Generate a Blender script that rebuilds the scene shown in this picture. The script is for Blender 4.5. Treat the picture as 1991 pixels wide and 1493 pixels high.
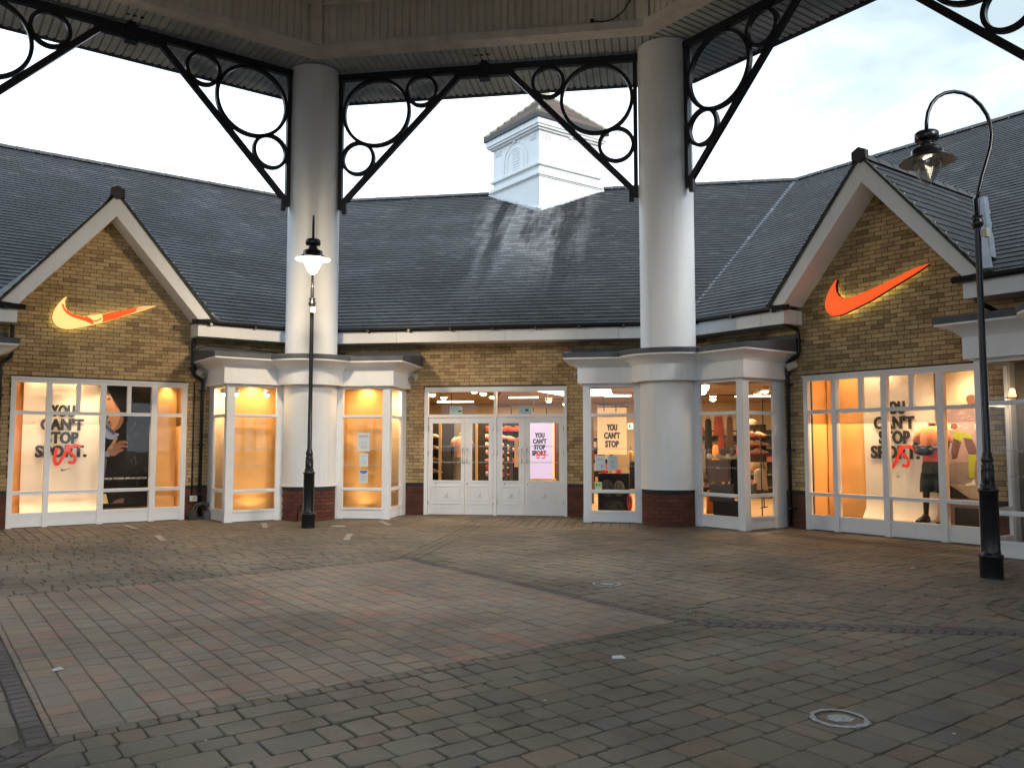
import bpy, math, random
from math import sin, cos, pi, radians, sqrt, tan, atan2, hypot
from mathutils import Matrix, Vector
random.seed(7)
for o in list(bpy.data.objects): bpy.data.objects.remove(o)
SC = bpy.context.scene
COL = SC.collection

# ------------------------------------------------------------------ camera, world, sun, exposure
cam = bpy.data.cameras.new("camera"); camo = bpy.data.objects.new("camera", cam); COL.objects.link(camo)
camo.location = (3.0719, -7.3804, 1.5342)
camo.rotation_euler = (radians(90 + 4.09), 0, radians(8.815))
cam.sensor_width = 36; cam.lens = 1605.49 * 36 / 1991; cam.clip_end = 2000; cam.clip_start = 0.05
SC.camera = camo

SUN_EL, SUN_AZ = radians(24), radians(128)      # azimuth clockwise from +Y
world = bpy.data.worlds.new("World"); SC.world = world; world.use_nodes = True
wn, wl = world.node_tree.nodes, world.node_tree.links
for n in list(wn): wn.remove(n)
w_out = wn.new("ShaderNodeOutputWorld"); w_bg = wn.new("ShaderNodeBackground"); w_bg.inputs["Strength"].default_value = 0.12
w_sky = wn.new("ShaderNodeTexSky"); w_sky.sky_type = 'NISHITA'; w_sky.sun_disc = False
w_sky.sun_elevation = SUN_EL; w_sky.sun_rotation = SUN_AZ; w_sky.air_density = 1.2; w_sky.dust_density = 2.0; w_sky.ozone_density = 1.5
w_tc = wn.new("ShaderNodeTexCoord"); w_map = wn.new("ShaderNodeMapping"); w_map.inputs["Scale"].default_value = (1.0, 1.0, 2.2)
w_map.inputs["Location"].default_value = (0.35, 0.1, 0.2)
w_n1 = wn.new("ShaderNodeTexNoise"); w_n1.inputs["Scale"].default_value = 1.9; w_n1.inputs["Detail"].default_value = 6; w_n1.inputs["Roughness"].default_value = 0.52
w_r1 = wn.new("ShaderNodeValToRGB")
w_r1.color_ramp.elements[0].position = 0.36; w_r1.color_ramp.elements[0].color = (0.62, 0.62, 0.62, 1)
w_r1.color_ramp.elements[1].position = 0.56; w_r1.color_ramp.elements[1].color = (1, 1, 1, 1)
w_n2 = wn.new("ShaderNodeTexNoise"); w_n2.inputs["Scale"].default_value = 1.1; w_n2.inputs["Detail"].default_value = 3
w_r2 = wn.new("ShaderNodeValToRGB")
w_r2.color_ramp.elements[0].position = 0.38; w_r2.color_ramp.elements[0].color = (6.0, 7.7, 9.2, 1)
w_r2.color_ramp.elements[1].position = 0.60; w_r2.color_ramp.elements[1].color = (9.9, 11.1, 12.4, 1)
w_mix = wn.new("ShaderNodeMix"); w_mix.data_type = 'RGBA'
wl.new(w_tc.outputs["Generated"], w_map.inputs["Vector"]); wl.new(w_map.outputs[0], w_n1.inputs["Vector"]); wl.new(w_tc.outputs["Generated"], w_n2.inputs["Vector"])
wl.new(w_n1.outputs["Fac"], w_r1.inputs["Fac"]); wl.new(w_n2.outputs["Fac"], w_r2.inputs["Fac"])
wl.new(w_r1.outputs["Color"], w_mix.inputs["Factor"]); wl.new(w_sky.outputs[0], w_mix.inputs["A"]); wl.new(w_r2.outputs["Color"], w_mix.inputs["B"])
w_dot = wn.new("ShaderNodeVectorMath"); w_dot.operation = 'DOT_PRODUCT'; wl.new(w_tc.outputs["Generated"], w_dot.inputs[0]); w_dot.inputs[1].default_value = Vector((.40, .80, .45)).normalized()
w_n3 = wn.new("ShaderNodeTexNoise"); w_n3.inputs["Scale"].default_value = 3.4; w_n3.inputs["Detail"].default_value = 6; w_n3.inputs["Roughness"].default_value = .55; w_n3.inputs["Distortion"].default_value = .4; wl.new(w_map.outputs[0], w_n3.inputs["Vector"])
w_add = wn.new("ShaderNodeMath"); w_add.operation = 'MULTIPLY_ADD'; wl.new(w_n3.outputs["Fac"], w_add.inputs[0]); w_add.inputs[1].default_value = .34; wl.new(w_dot.outputs["Value"], w_add.inputs[2])
w_r3 = wn.new("ShaderNodeMapRange"); w_r3.interpolation_type = 'SMOOTHSTEP'; w_r3.inputs[1].default_value = 1.00; w_r3.inputs[2].default_value = 1.19; w_r3.inputs[4].default_value = 1.0; wl.new(w_add.outputs[0], w_r3.inputs[0])
w_mix2 = wn.new("ShaderNodeMix"); w_mix2.data_type = 'RGBA'; wl.new(w_r3.outputs[0], w_mix2.inputs["Factor"]); wl.new(w_mix.outputs["Result"], w_mix2.inputs["A"]); w_mix2.inputs["B"].default_value = (3.0, 3.75, 4.15, 1)
wl.new(w_mix2.outputs["Result"], w_bg.inputs["Color"]); wl.new(w_bg.outputs[0], w_out.inputs["Surface"])

sun = bpy.data.lights.new("sun", 'SUN'); sun.energy = 1.3; sun.angle = radians(14); sun.color = (1.0, 0.93, 0.84)
suno = bpy.data.objects.new("sun", sun); COL.objects.link(suno)
sd = Vector((sin(SUN_AZ) * cos(SUN_EL), cos(SUN_AZ) * cos(SUN_EL), sin(SUN_EL)))
suno.rotation_euler = (-sd).to_track_quat('-Z', 'Y').to_euler(); suno.location = (20, -20, 30)

SC.view_settings.view_transform = 'Standard'; SC.view_settings.look = 'None'
SC.view_settings.exposure = 0.9; SC.view_settings.gamma = 1.0; SC.view_settings.use_curve_mapping = False
SC.render.engine = 'CYCLES'
try:
    SC.cycles.use_denoising = True; SC.cycles.denoiser = 'OPENIMAGEDENOISE'
    SC.cycles.max_bounces = 7; SC.cycles.diffuse_bounces = 4; SC.cycles.glossy_bounces = 3; SC.cycles.transparent_max_bounces = 12
    SC.cycles.sample_clamp_indirect = 6.0; SC.cycles.caustics_reflective = False; SC.cycles.caustics_refractive = False
except Exception: pass

# ------------------------------------------------------------------ measured layout
T22 = tan(radians(22.5))
S = 7.2437; H = S / 2; A = H * (1 + sqrt(2)); RV = H / sin(radians(22.5))       # octagon of columns
W = A + 1.315; F = W - 0.542; RD = W + 9.394; RZ = 9.86; EZ = 3.98              # wall, fascia, ridge
SL = (RZ - EZ) / (RD - F)
def ang(k): return -radians(45 * k)
def rot2(v, a): return (v[0] * cos(a) - v[1] * sin(a), v[0] * sin(a) + v[1] * cos(a))
def side_pt(k, u, d, z=0): x, y = rot2((u, d), ang(k)); return (x, y, z)
def vang(j): return -radians(45 * (j + .5))
def in_view(x, y, z=0.5, m=0.04):
    c, s = cos(radians(-8.815)), sin(radians(-8.815)); dx, dy, dz = x - 3.07, y + 7.38, z - 1.534
    X, Y = dx * c - dy * s, dx * s + dy * c
    if Y < .3: return False
    a = radians(4.09); Yc = Y * cos(a) + dz * sin(a); Zc = -Y * sin(a) + dz * cos(a)
    return abs(1605.5 * X / Yc) < 995 * (1 + m) and abs(1605.5 * Zc / Yc) < 746 * (1 + m)
def cam_d(x, y): return hypot(x - 3.07, y + 7.38)

# ------------------------------------------------------------------ materials
MATS = {}
def new_mat(name):
    m = bpy.data.materials.new(name); m.use_nodes = True
    nt = m.node_tree; b = nt.nodes["Principled BSDF"]; MATS[name] = m
    return m, nt, b
def N_(nt, t, **kw):
    n = nt.nodes.new(t)
    for k, v in kw.items():
        if k in n.inputs: n.inputs[k].default_value = v
        else: setattr(n, k, v)
    return n
def mixc(nt, fac, a, b, mode='MIX'):
    n = nt.nodes.new("ShaderNodeMix"); n.data_type = 'RGBA'; n.blend_type = mode
    for key, v in (("Factor", fac), ("A", a), ("B", b)):
        if isinstance(v, (int, float)): n.inputs[key].default_value = v
        elif isinstance(v, tuple): n.inputs[key].default_value = (*v[:3], 1)
        else: nt.links.new(v, n.inputs[key])
    return n.outputs["Result"]
def ramp(nt, fac, stops):
    r = nt.nodes.new("ShaderNodeValToRGB"); el = r.color_ramp.elements
    while len(el) < len(stops): el.new(.5)
    for e, (p, c) in zip(el, stops): e.position = p; e.color = (*c[:3], 1) if isinstance(c, tuple) else (c, c, c, 1)
    nt.links.new(fac, r.inputs["Fac"]); return r.outputs["Color"]
def rnd(nt):
    g = nt.nodes.new("ShaderNodeNewGeometry"); o = nt.nodes.new("ShaderNodeObjectInfo")
    a = nt.nodes.new("ShaderNodeMath"); a.operation = 'ADD'; f = nt.nodes.new("ShaderNodeMath"); f.operation = 'FRACT'
    nt.links.new(g.outputs["Random Per Island"], a.inputs[0]); nt.links.new(o.outputs["Random"], a.inputs[1]); nt.links.new(a.outputs[0], f.inputs[0])
    return f.outputs[0]
def world_noise(nt, scale, detail=4, rough=.55, stretch=None, generated=False):
    g = nt.nodes.new("ShaderNodeNewGeometry"); n = N_(nt, "ShaderNodeTexNoise", Scale=scale, Detail=detail, Roughness=rough)
    src = g.outputs["Position"]
    if stretch:
        mp = nt.nodes.new("ShaderNodeMapping"); mp.inputs["Scale"].default_value = stretch; nt.links.new(src, mp.inputs["Vector"]); src = mp.outputs[0]
    nt.links.new(src, n.inputs["Vector"]); return n.outputs["Fac"]
def bump(nt, b, h, strength=.3, dist=.004):
    n = N_(nt, "ShaderNodeBump", Strength=strength, Distance=dist); nt.links.new(h, n.inputs["Height"]); nt.links.new(n.outputs[0], b.inputs["Normal"])
def piece_mat(name, stops, dirt=(.5, .5, .5), rough=.85, grain=60, bstr=.4, dirt_scale=.7, dirt_amt=(.35, .75), rough_n=None, spec=.4, tame=None, stains=False):
    m, nt, b = new_mat(name)
    c = ramp(nt, rnd(nt), stops); m_ = nt.nodes[-1]
    nt.nodes[-1].color_ramp.interpolation = 'LINEAR'
    fine = world_noise(nt, grain, 5, .65); c = mixc(nt, .55, c, ramp(nt, fine, [(.3, .62), (.7, 1.0)]), 'MULTIPLY')
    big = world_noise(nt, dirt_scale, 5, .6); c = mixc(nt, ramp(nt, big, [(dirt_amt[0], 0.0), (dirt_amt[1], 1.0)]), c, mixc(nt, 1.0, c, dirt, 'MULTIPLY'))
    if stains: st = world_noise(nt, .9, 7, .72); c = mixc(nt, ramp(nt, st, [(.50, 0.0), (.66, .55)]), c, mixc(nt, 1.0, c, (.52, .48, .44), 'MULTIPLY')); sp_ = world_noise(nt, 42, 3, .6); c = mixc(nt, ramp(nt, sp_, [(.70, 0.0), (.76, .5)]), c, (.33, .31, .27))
    if tame: c = mixc(nt, tame[0], c, tame[1])
    nt.links.new(c, b.inputs["Base Color"]); b.inputs["Roughness"].default_value = rough; b.inputs["Specular IOR Level"].default_value = spec
    if rough_n: nt.links.new(ramp(nt, big, [(.3, rough_n[0]), (.7, rough_n[1])]), b.inputs["Roughness"])
    bump(nt, b, fine, bstr, .004); return m
def flat_mat(name, col, rough=.6, var=.12, scale=2.5, metal=0, bstr=0, spec=.5, stretch=None, grime=None, streak=False):
    m, nt, b = new_mat(name)
    n = world_noise(nt, scale, 5, .6, stretch)
    c = mixc(nt, ramp(nt, n, [(.3, 0.0), (.7, 1.0)]), tuple(x * (1 - var) for x in col), tuple(min(1, x * (1 + var * .5)) for x in col))
    if grime:
        g = world_noise(nt, 1.3, 6, .7, (1, 1, .25)); c = mixc(nt, ramp(nt, g, [(.52, 0.0), (.78, .45)]), c, grime)
    if streak:                                                   # thin rain runs and scuffs
        g2 = world_noise(nt, 1.0, 4, .6, (9, 9, .35)); g3 = world_noise(nt, 1.1, 4, .6); k_ = mixc(nt, 1.0, ramp(nt, g2, [(.56, 0.0), (.74, .26)]), ramp(nt, g3, [(.40, 0.0), (.62, 1.0)]), 'MULTIPLY'); c = mixc(nt, k_, c, (.50, .48, .43))
        g4 = world_noise(nt, 26, 3, .6); c = mixc(nt, ramp(nt, g4, [(.72, 0.0), (.78, .35)]), c, (.45, .43, .40))
    nt.links.new(c, b.inputs["Base Color"]); b.inputs["Roughness"].default_value = rough; b.inputs["Metallic"].default_value = metal
    b.inputs["Specular IOR Level"].default_value = spec
    if bstr: bump(nt, b, n, bstr, .01)
    return m
def emit_mat(name, col, strength):
    m, nt, b = new_mat(name); b.inputs["Base Color"].default_value = (*[min(1, c) for c in col], 1)
    b.inputs["Emission Color"].default_value = (*col, 1); b.inputs["Emission Strength"].default_value = strength; b.inputs["Roughness"].default_value = .4
    return m

BUFF = piece_mat("buff_brick", [(0, (.33, .225, .115)), (.12, (.43, .30, .155)), (.3, (.57, .41, .215)), (.8, (.64, .465, .25)), (1, (.46, .32, .165))], dirt=(.66, .62, .55), grain=38, bstr=.5, dirt_scale=1.6, dirt_amt=(.5, .78))
RED = piece_mat("red_brick", [(0, (.155, .05, .032)), (.5, (.21, .068, .043)), (1, (.12, .042, .03))], dirt=(.5, .5, .5), grain=45, dirt_scale=2)
BLUEB = piece_mat("blue_brick", [(0, (.035, .036, .042)), (1, (.06, .06, .068))], grain=45)
MORTAR = flat_mat("dark_mortar", (.105, .085, .062), .95, .25, 12)
def slate_mat(name, stain=False):
    m, nt, b = new_mat(name)
    c = ramp(nt, rnd(nt), [(0, (.006, .006, .008)), (.12, (.010, .010, .013)), (.5, (.0125, .013, .016)), (.88, (.018, .0185, .022)), (.97, (.034, .033, .033)), (1, (.05, .046, .042))])
    fine = world_noise(nt, 30, 5, .7); c = mixc(nt, .6, c, ramp(nt, fine, [(.3, .7), (.75, 1.15)]), 'MULTIPLY')
    big = world_noise(nt, .45, 5, .65); c = mixc(nt, ramp(nt, big, [(.45, 0.0), (.8, .5)]), c, (.040, .037, .030))
    sp = world_noise(nt, 9, 2, .5); c = mixc(nt, ramp(nt, sp, [(.70, 0.0), (.75, .6)]), c, (.14, .14, .12))
    if stain:                                                   # runs of pale lichen and lead wash below the cupola
        g = nt.nodes.new("ShaderNodeNewGeometry"); mp = nt.nodes.new("ShaderNodeMapping"); mp.inputs["Scale"].default_value = (1.05, .10, .10)
        nt.links.new(g.outputs["Position"], mp.inputs["Vector"]); n = N_(nt, "ShaderNodeTexNoise", Scale=1.25, Detail=5, Roughness=.6); nt.links.new(mp.outputs[0], n.inputs["Vector"])
        sx = nt.nodes.new("ShaderNodeSeparateXYZ"); nt.links.new(g.outputs["Position"], sx.inputs[0])
        def win(sock, a, b_, c_, d_):
            x = nt.nodes.new("ShaderNodeMapRange"); x.interpolation_type = 'SMOOTHSTEP'; x.inputs[1].default_value = a; x.inputs[2].default_value = b_; nt.links.new(sock, x.inputs[0])
            y = nt.nodes.new("ShaderNodeMapRange"); y.interpolation_type = 'SMOOTHSTEP'; y.inputs[1].default_value = c_; y.inputs[2].default_value = d_; y.inputs[3].default_value = 1; y.inputs[4].default_value = 0; nt.links.new(sock, y.inputs[0])
            z = nt.nodes.new("ShaderNodeMath"); z.operation = 'MULTIPLY'; nt.links.new(x.outputs[0], z.inputs[0]); nt.links.new(y.outputs[0], z.inputs[1]); return z.outputs[0]
        mx = win(sx.outputs["X"], -2.1, -.9, .9, 2.2); my = nt.nodes.new("ShaderNodeMapRange"); my.interpolation_type = 'SMOOTHSTEP'; my.inputs[1].default_value = 9.6; my.inputs[2].default_value = 15.5; nt.links.new(sx.outputs["Y"], my.inputs[0])
        q = nt.nodes.new("ShaderNodeMath"); q.operation = 'MULTIPLY'; nt.links.new(mx, q.inputs[0]); nt.links.new(my.outputs[0], q.inputs[1])
        r = ramp(nt, n.outputs["Fac"], [(.44, 0.0), (.56, 1.0)]); q2 = nt.nodes.new("ShaderNodeMath"); q2.operation = 'MULTIPLY'; nt.links.new(q.outputs[0], q2.inputs[0]); nt.links.new(r, q2.inputs[1])
        c = mixc(nt, q2.outputs[0], c, mixc(nt, rnd(nt), (.11, .108, .112), (.22, .215, .22)))
    nt.links.new(c, b.inputs["Base Color"]); nt.links.new(ramp(nt, big, [(.3, .48), (.7, .68)]), b.inputs["Roughness"]); b.inputs["Specular IOR Level"].default_value = .2
    bump(nt, b, fine, .35, .004); return m
SLATE = slate_mat("roof_slate"); SLATE_S = slate_mat("roof_slate_stained", True)
UNDER = flat_mat("roofing_felt", (.012, .012, .014), .95)
LEADM = flat_mat("lead_sheet", (.085, .095, .108), .6, .3, 3, spec=.45, grime=(.16, .165, .17))
LEADP = flat_mat("pale_lead", (.12, .14, .17), .6, .3, 5, spec=.45)
WHITE = flat_mat("white_paint", (.85, .86, .87), .42, .05, 1.2, grime=(.66, .65, .61), streak=True)
WHITEF = flat_mat("white_frame_paint", (.81, .82, .83), .35, .05, 3, grime=(.62, .6, .56))
RENDER = flat_mat("column_paint", (.84, .85, .85), .5, .05, .8, grime=(.66, .64, .60), bstr=.06, streak=True)
BLACK = flat_mat("black_metal", (.008, .0085, .013), .38, .2, 6, spec=.5)
BLACKP = flat_mat("black_plastic", (.009, .009, .011), .33, .2, 6)
LAMPBK = flat_mat("lamp_post_paint", (.009, .010, .012), .28, .25, 8, bstr=.05)
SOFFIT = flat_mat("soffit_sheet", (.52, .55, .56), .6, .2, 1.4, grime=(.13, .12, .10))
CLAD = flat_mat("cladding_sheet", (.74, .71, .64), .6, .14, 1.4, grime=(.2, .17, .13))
LEDGE = flat_mat("ledge_paint", (.74, .71, .65), .6, .15, 3, grime=(.2, .17, .13))
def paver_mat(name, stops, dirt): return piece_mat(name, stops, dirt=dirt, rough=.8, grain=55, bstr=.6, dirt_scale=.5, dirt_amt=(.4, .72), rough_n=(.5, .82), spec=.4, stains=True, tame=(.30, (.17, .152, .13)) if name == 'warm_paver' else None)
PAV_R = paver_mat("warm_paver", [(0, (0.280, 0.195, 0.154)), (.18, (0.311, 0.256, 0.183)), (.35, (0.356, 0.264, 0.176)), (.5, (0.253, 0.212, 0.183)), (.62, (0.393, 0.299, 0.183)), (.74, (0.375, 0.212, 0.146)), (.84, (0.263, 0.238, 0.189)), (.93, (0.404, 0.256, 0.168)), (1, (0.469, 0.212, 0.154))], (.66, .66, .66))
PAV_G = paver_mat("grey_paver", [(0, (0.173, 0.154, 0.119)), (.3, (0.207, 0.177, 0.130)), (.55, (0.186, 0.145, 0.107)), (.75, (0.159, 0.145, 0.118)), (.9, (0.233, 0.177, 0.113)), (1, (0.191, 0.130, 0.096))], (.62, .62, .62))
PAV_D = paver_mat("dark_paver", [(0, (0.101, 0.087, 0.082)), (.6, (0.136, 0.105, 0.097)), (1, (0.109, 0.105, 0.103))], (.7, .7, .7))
SAND = flat_mat("joint_sand", (.10, .085, .065), .95, .4, 30)
MARK = flat_mat("worn_white_marking", (.40, .40, .385), .8, .35, 40)
TAPE = flat_mat("pale_floor_tape", (.36, .34, .31), .6, .3, 20)
IRON = flat_mat("cast_iron_cover", (.045, .046, .045), .6, .3, 20)
ORANGE = flat_mat("orange_backing_paper", (.88, .47, .145), .65, .10, 2.2, bstr=.35)
BANNER = flat_mat("white_banner_paper", (.84, .76, .64), .5, .04, 3, bstr=.3)
CREAM = flat_mat("cream_wall", (.74, .60, .42), .8, .06, 1)
CEILM = flat_mat("brown_ceiling", (.30, .20, .125), .85, .15, 1.5)
WOODF = flat_mat("pale_wood_floor", (.52, .36, .20), .4, .2, 2, stretch=(1, 8, 1))
DARKW = flat_mat("dark_shop_panel", (.035, .03, .028), .7, .3, 3)
GREYW = flat_mat("grey_shop_panel", (.16, .145, .125), .8, .25, 4)
PINE = flat_mat("pine_post", (.62, .42, .22), .6, .1, 4)
INK = flat_mat("black_ink", (.02, .018, .016), .55, .1, 9)
REDINK = flat_mat("red_ink", (.75, .045, .03), .5, .1, 9)
BLACKPAPER = flat_mat("black_poster_print", (.006, .0055, .006), .6, .5, 2.5, spec=.15)
CREAMC = flat_mat("cream_box_plastic", (.62, .60, .50), .5, .1, 9)
CAMM = flat_mat("speaker_shell", (.48, .46, .41), .5, .1, 9)
NOTICE = flat_mat("notice_paper", (.62, .68, .70), .5, .04, 9)
NOTCY = flat_mat("pale_cyan_print", (.34, .58, .62), .5, .1, 9)
NOTGR = flat_mat("grey_print", (.35, .37, .38), .5, .1, 9)
NOTBL = flat_mat("blue_print", (.13, .2, .48), .5, .1, 9)
STEEL = flat_mat("brushed_steel", (.55, .56, .57), .3, .1, 9, metal=1)
COLR = {}
def colm(name, c, r=.7):
    if name not in COLR: COLR[name] = flat_mat(name, c, r, .14, 7)
    return COLR[name]
def glass_mat(name, tint=(1, 1, 1), gloss=1.0, base=.014):
    m, nt, b = new_mat(name); nt.nodes.remove(b); out = nt.nodes["Material Output"]
    tr = N_(nt, "ShaderNodeBsdfTransparent", Color=(*tint, 1)); gl = N_(nt, "ShaderNodeBsdfGlossy", Roughness=.015); gl.inputs["Color"].default_value = (gloss, gloss, gloss, 1)
    lw = N_(nt, "ShaderNodeLayerWeight", Blend=.5); pw_ = N_(nt, "ShaderNodeMath", operation='POWER'); nt.links.new(lw.outputs["Facing"], pw_.inputs[0]); pw_.inputs[1].default_value = 4.5
    fr = N_(nt, "ShaderNodeMath", operation='MULTIPLY_ADD'); nt.links.new(pw_.outputs[0], fr.inputs[0]); fr.inputs[1].default_value = .7; fr.inputs[2].default_value = base; mx = nt.nodes.new("ShaderNodeMixShader")
    n = world_noise(nt, 1.5, 3, .5); bp = N_(nt, "ShaderNodeBump", Strength=.04, Distance=.02); nt.links.new(n, bp.inputs["Height"]); nt.links.new(bp.outputs[0], gl.inputs["Normal"])
    nt.links.new(fr.outputs[0], mx.inputs[0]); nt.links.new(tr.outputs[0], mx.inputs[1]); nt.links.new(gl.outputs[0], mx.inputs[2]); nt.links.new(mx.outputs[0], out.inputs["Surface"]); return m
GLASS = glass_mat("window_glass"); GLOBE = glass_mat("clear_globe", (.70, .73, .75), base=.16)
WARM = (1.0, .68, .34)
LAMP_E = emit_mat("warm_lamp_disc", (1.0, .78, .48), 14); TUBE_E = emit_mat("tube_light", (1.0, .85, .6), 5); GLOW_E = emit_mat("lit_globe", (1.0, .84, .62), 6)
SCREEN_E = emit_mat("pink_white_screen", (.93, .74, .98), .40); MATS["pink_white_screen"].node_tree.nodes["Principled BSDF"].inputs["Base Color"].default_value = (.12, .10, .13, 1); PANEL_E = emit_mat("light_panel", (1.0, .86, .62), 5)
SW_RED = emit_mat("lit_orange_acrylic", (1.0, .055, .004), .85); SW_YEL = emit_mat("lit_yellow_acrylic", (1.0, .56, .19), .62); SW_HALO = emit_mat("halo_led", (.95, .88, .32), 1.9)
SW_PEACH = emit_mat("lit_peach_acrylic", (1.0, .30, .12), .6)
EXIT_E = emit_mat("exit_sign_light", (.55, .85, .5), .9)
DIMLAMP = emit_mat("dim_lamp", (1.0, .6, .25), 1.6)

# ------------------------------------------------------------------ mesh helpers
class MB:
    def __init__(s): s.v = []; s.f = []; s.sm = []
    def add(s, vs, fs, smooth=False):
        o = len(s.v); s.v += [tuple(v) for v in vs]; s.f += [tuple(i + o for i in f) for f in fs]; s.sm += [smooth] * len(fs); return s
    def box(s, x0, x1, y0, y1, z0, z1):
        return s.add([(x0, y0, z0), (x1, y0, z0), (x1, y1, z0), (x0, y1, z0), (x0, y0, z1), (x1, y0, z1), (x1, y1, z1), (x0, y1, z1)],
                     [(0, 3, 2, 1), (4, 5, 6, 7), (0, 1, 5, 4), (1, 2, 6, 5), (2, 3, 7, 6), (3, 0, 4, 7)])
    def hexa(s, b, t):                                            # 4 bottom points, 4 top points
        return s.add(list(b) + list(t), [(3, 2, 1, 0), (4, 5, 6, 7), (0, 1, 5, 4), (1, 2, 6, 5), (2, 3, 7, 6), (3, 0, 4, 7)])
    def prism(s, poly, y0, y1):                                   # polygon in (x, z) pushed along y
        n = len(poly); return s.add([(x, y0, z) for x, z in poly] + [(x, y1, z) for x, z in poly],
            [tuple(range(n)), tuple(range(2 * n - 1, n - 1, -1))] + [(i, i + n, (i + 1) % n + n, (i + 1) % n) for i in range(n)])
    def slab(s, poly, z0, z1):                                    # polygon in (x, y) pushed along z
        n = len(poly); return s.add([(x, y, z0) for x, y in poly] + [(x, y, z1) for x, y in poly],
            [tuple(range(n - 1, -1, -1)), tuple(range(n, 2 * n))] + [(i, (i + 1) % n, (i + 1) % n + n, i + n) for i in range(n)])
    def lathe(s, prof, c=(0, 0), n=24, a0=0, a1=2 * pi, smooth=True):
        full = abs(a1 - a0 - 2 * pi) < 1e-6; m = n if full else n + 1; vs = []
        for r, z in prof:
            for i in range(m):
                a = a0 + (a1 - a0) * i / n; vs.append((c[0] + r * cos(a), c[1] + r * sin(a), z))
        fs = []
        for j in range(len(prof) - 1):
            for i in range(n):
                i2 = (i + 1) % m; fs.append((j * m + i, j * m + i2, (j + 1) * m + i2, (j + 1) * m + i))
        return s.add(vs, fs, smooth)
    def tube(s, pts, r, n=8, closed=False, smooth=True, rr=None, up=(0, 0, 1)):
        P = [Vector(p) for p in pts]; m = len(P); vs = []; up = Vector(up)
        for i, p in enumerate(P):
            t = (P[(i + 1) % m] - P[i - 1]) if closed else (P[min(i + 1, m - 1)] - P[max(i - 1, 0)])
            t.normalize(); a = t.cross(up)
            if a.length < 1e-3: a = t.cross(Vector((1, 0, 0)))
            a.normalize(); b = a.cross(t); q = rr[i] if rr else r
            for j in range(n):
                w = 2 * pi * (j + .5) / n; vs.append(p + a * cos(w) * q + b * sin(w) * q)
        fs = []
        for i in range(m if closed else m - 1):
            i2 = (i + 1) % m
            for j in range(n): j2 = (j + 1) % n; fs.append((i * n + j, i * n + j2, i2 * n + j2, i2 * n + j))
        s.add(vs, fs, smooth)
        if not closed: o = len(s.v) - len(vs); s.f += [tuple(o + j for j in range(n - 1, -1, -1)), tuple(o + (m - 1) * n + j for j in range(n))]; s.sm += [False, False]
        return s
    def loft(s, rings, closed=True, smooth=True, caps=True):
        n = len(rings[0]); vs = [p for r in rings for p in r]; fs = []
        for j in range(len(rings) - 1):
            for i in range(n if closed else n - 1): i2 = (i + 1) % n; fs.append((j * n + i, j * n + i2, (j + 1) * n + i2, (j + 1) * n + i))
        s.add(vs, fs, smooth)
        if caps and closed: o = len(s.v) - len(vs); s.f += [tuple(o + i for i in range(n - 1, -1, -1)), tuple(o + (len(rings) - 1) * n + i for i in range(n))]; s.sm += [False, False]
        return s
    def blob(s, c, r, n=8, m=6):
        rings = []
        for j in range(1, m):
            a = pi * j / m - pi / 2; rings.append([(c[0] + r[0] * cos(a) * cos(2 * pi * i / n), c[1] + r[1] * cos(a) * sin(2 * pi * i / n), c[2] + r[2] * sin(a)) for i in range(n)])
        return s.loft(rings)
    def mirror(s):
        q = MB(); q.v = [(-x, y, z) for x, y, z in s.v]; q.f = [tuple(reversed(f)) for f in s.f]; q.sm = list(s.sm); return q
    def mesh(s, name, mat):
        me = bpy.data.meshes.new(name); me.from_pydata(s.v, [], s.f); me.polygons.foreach_set("use_smooth", s.sm); me.materials.append(mat); me.update(); return me
    def build(s, name, mat, parent=None, loc=(0, 0, 0), rz=0, label=None, kind=None): return put(s.mesh(name, mat), name, parent, loc, rz, label, kind)
def put(me, name, parent=None, loc=(0, 0, 0), rz=0, label=None, kind=None, mat=None):
    o = bpy.data.objects.new(name, me); COL.objects.link(o)
    if parent: o.parent = parent
    o.location = loc; o.rotation_euler = (0, 0, rz)
    if label: o["label"] = label
    if kind: o["kind"] = kind
    return o
def tag(o, label, cat, group=None):
    o["label"] = label; o["category"] = cat
    if group: o["group"] = group
    return o
def thing(name, label, cat, loc=(0, 0, 0), rz=0, group=None):
    o = bpy.data.objects.new(name, None); COL.objects.link(o); o.empty_display_size = .2; o.location = loc; o.rotation_euler = (0, 0, rz)
    return tag(o, label, cat, group)
def copy_tree(o, parent=None):
    c = o.copy(); COL.objects.link(c); c.parent = parent
    for ch in [x for x in bpy.data.objects if x.parent == o]: copy_tree(ch, c)
    return c
def text_mesh(body, w, h, bold=.02, ext=.002):
    cu = bpy.data.curves.new("t", 'FONT'); cu.body = body; cu.size = 1; cu.offset = bold; cu.extrude = .004; cu.resolution_u = 3; cu.space_character = 1.05
    ob = bpy.data.objects.new("t", cu); COL.objects.link(ob); dg = bpy.context.evaluated_depsgraph_get(); dg.update()
    me = bpy.data.meshes.new_from_object(ob.evaluated_get(dg)); bpy.data.objects.remove(ob); bpy.data.curves.remove(cu)
    xs = [v.co.x for v in me.vertices]; ys = [v.co.y for v in me.vertices]; x0, x1, y0, y1 = min(xs), max(xs), min(ys), max(ys)
    for v in me.vertices: v.co = ((v.co.x - x0) / (x1 - x0) * w - w / 2, -v.co.z * ext / .004, (v.co.y - y0) / (y1 - y0) * h)
    return me                                                     # lies in the x-z plane facing -y, base at z = 0, centred on x
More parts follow.
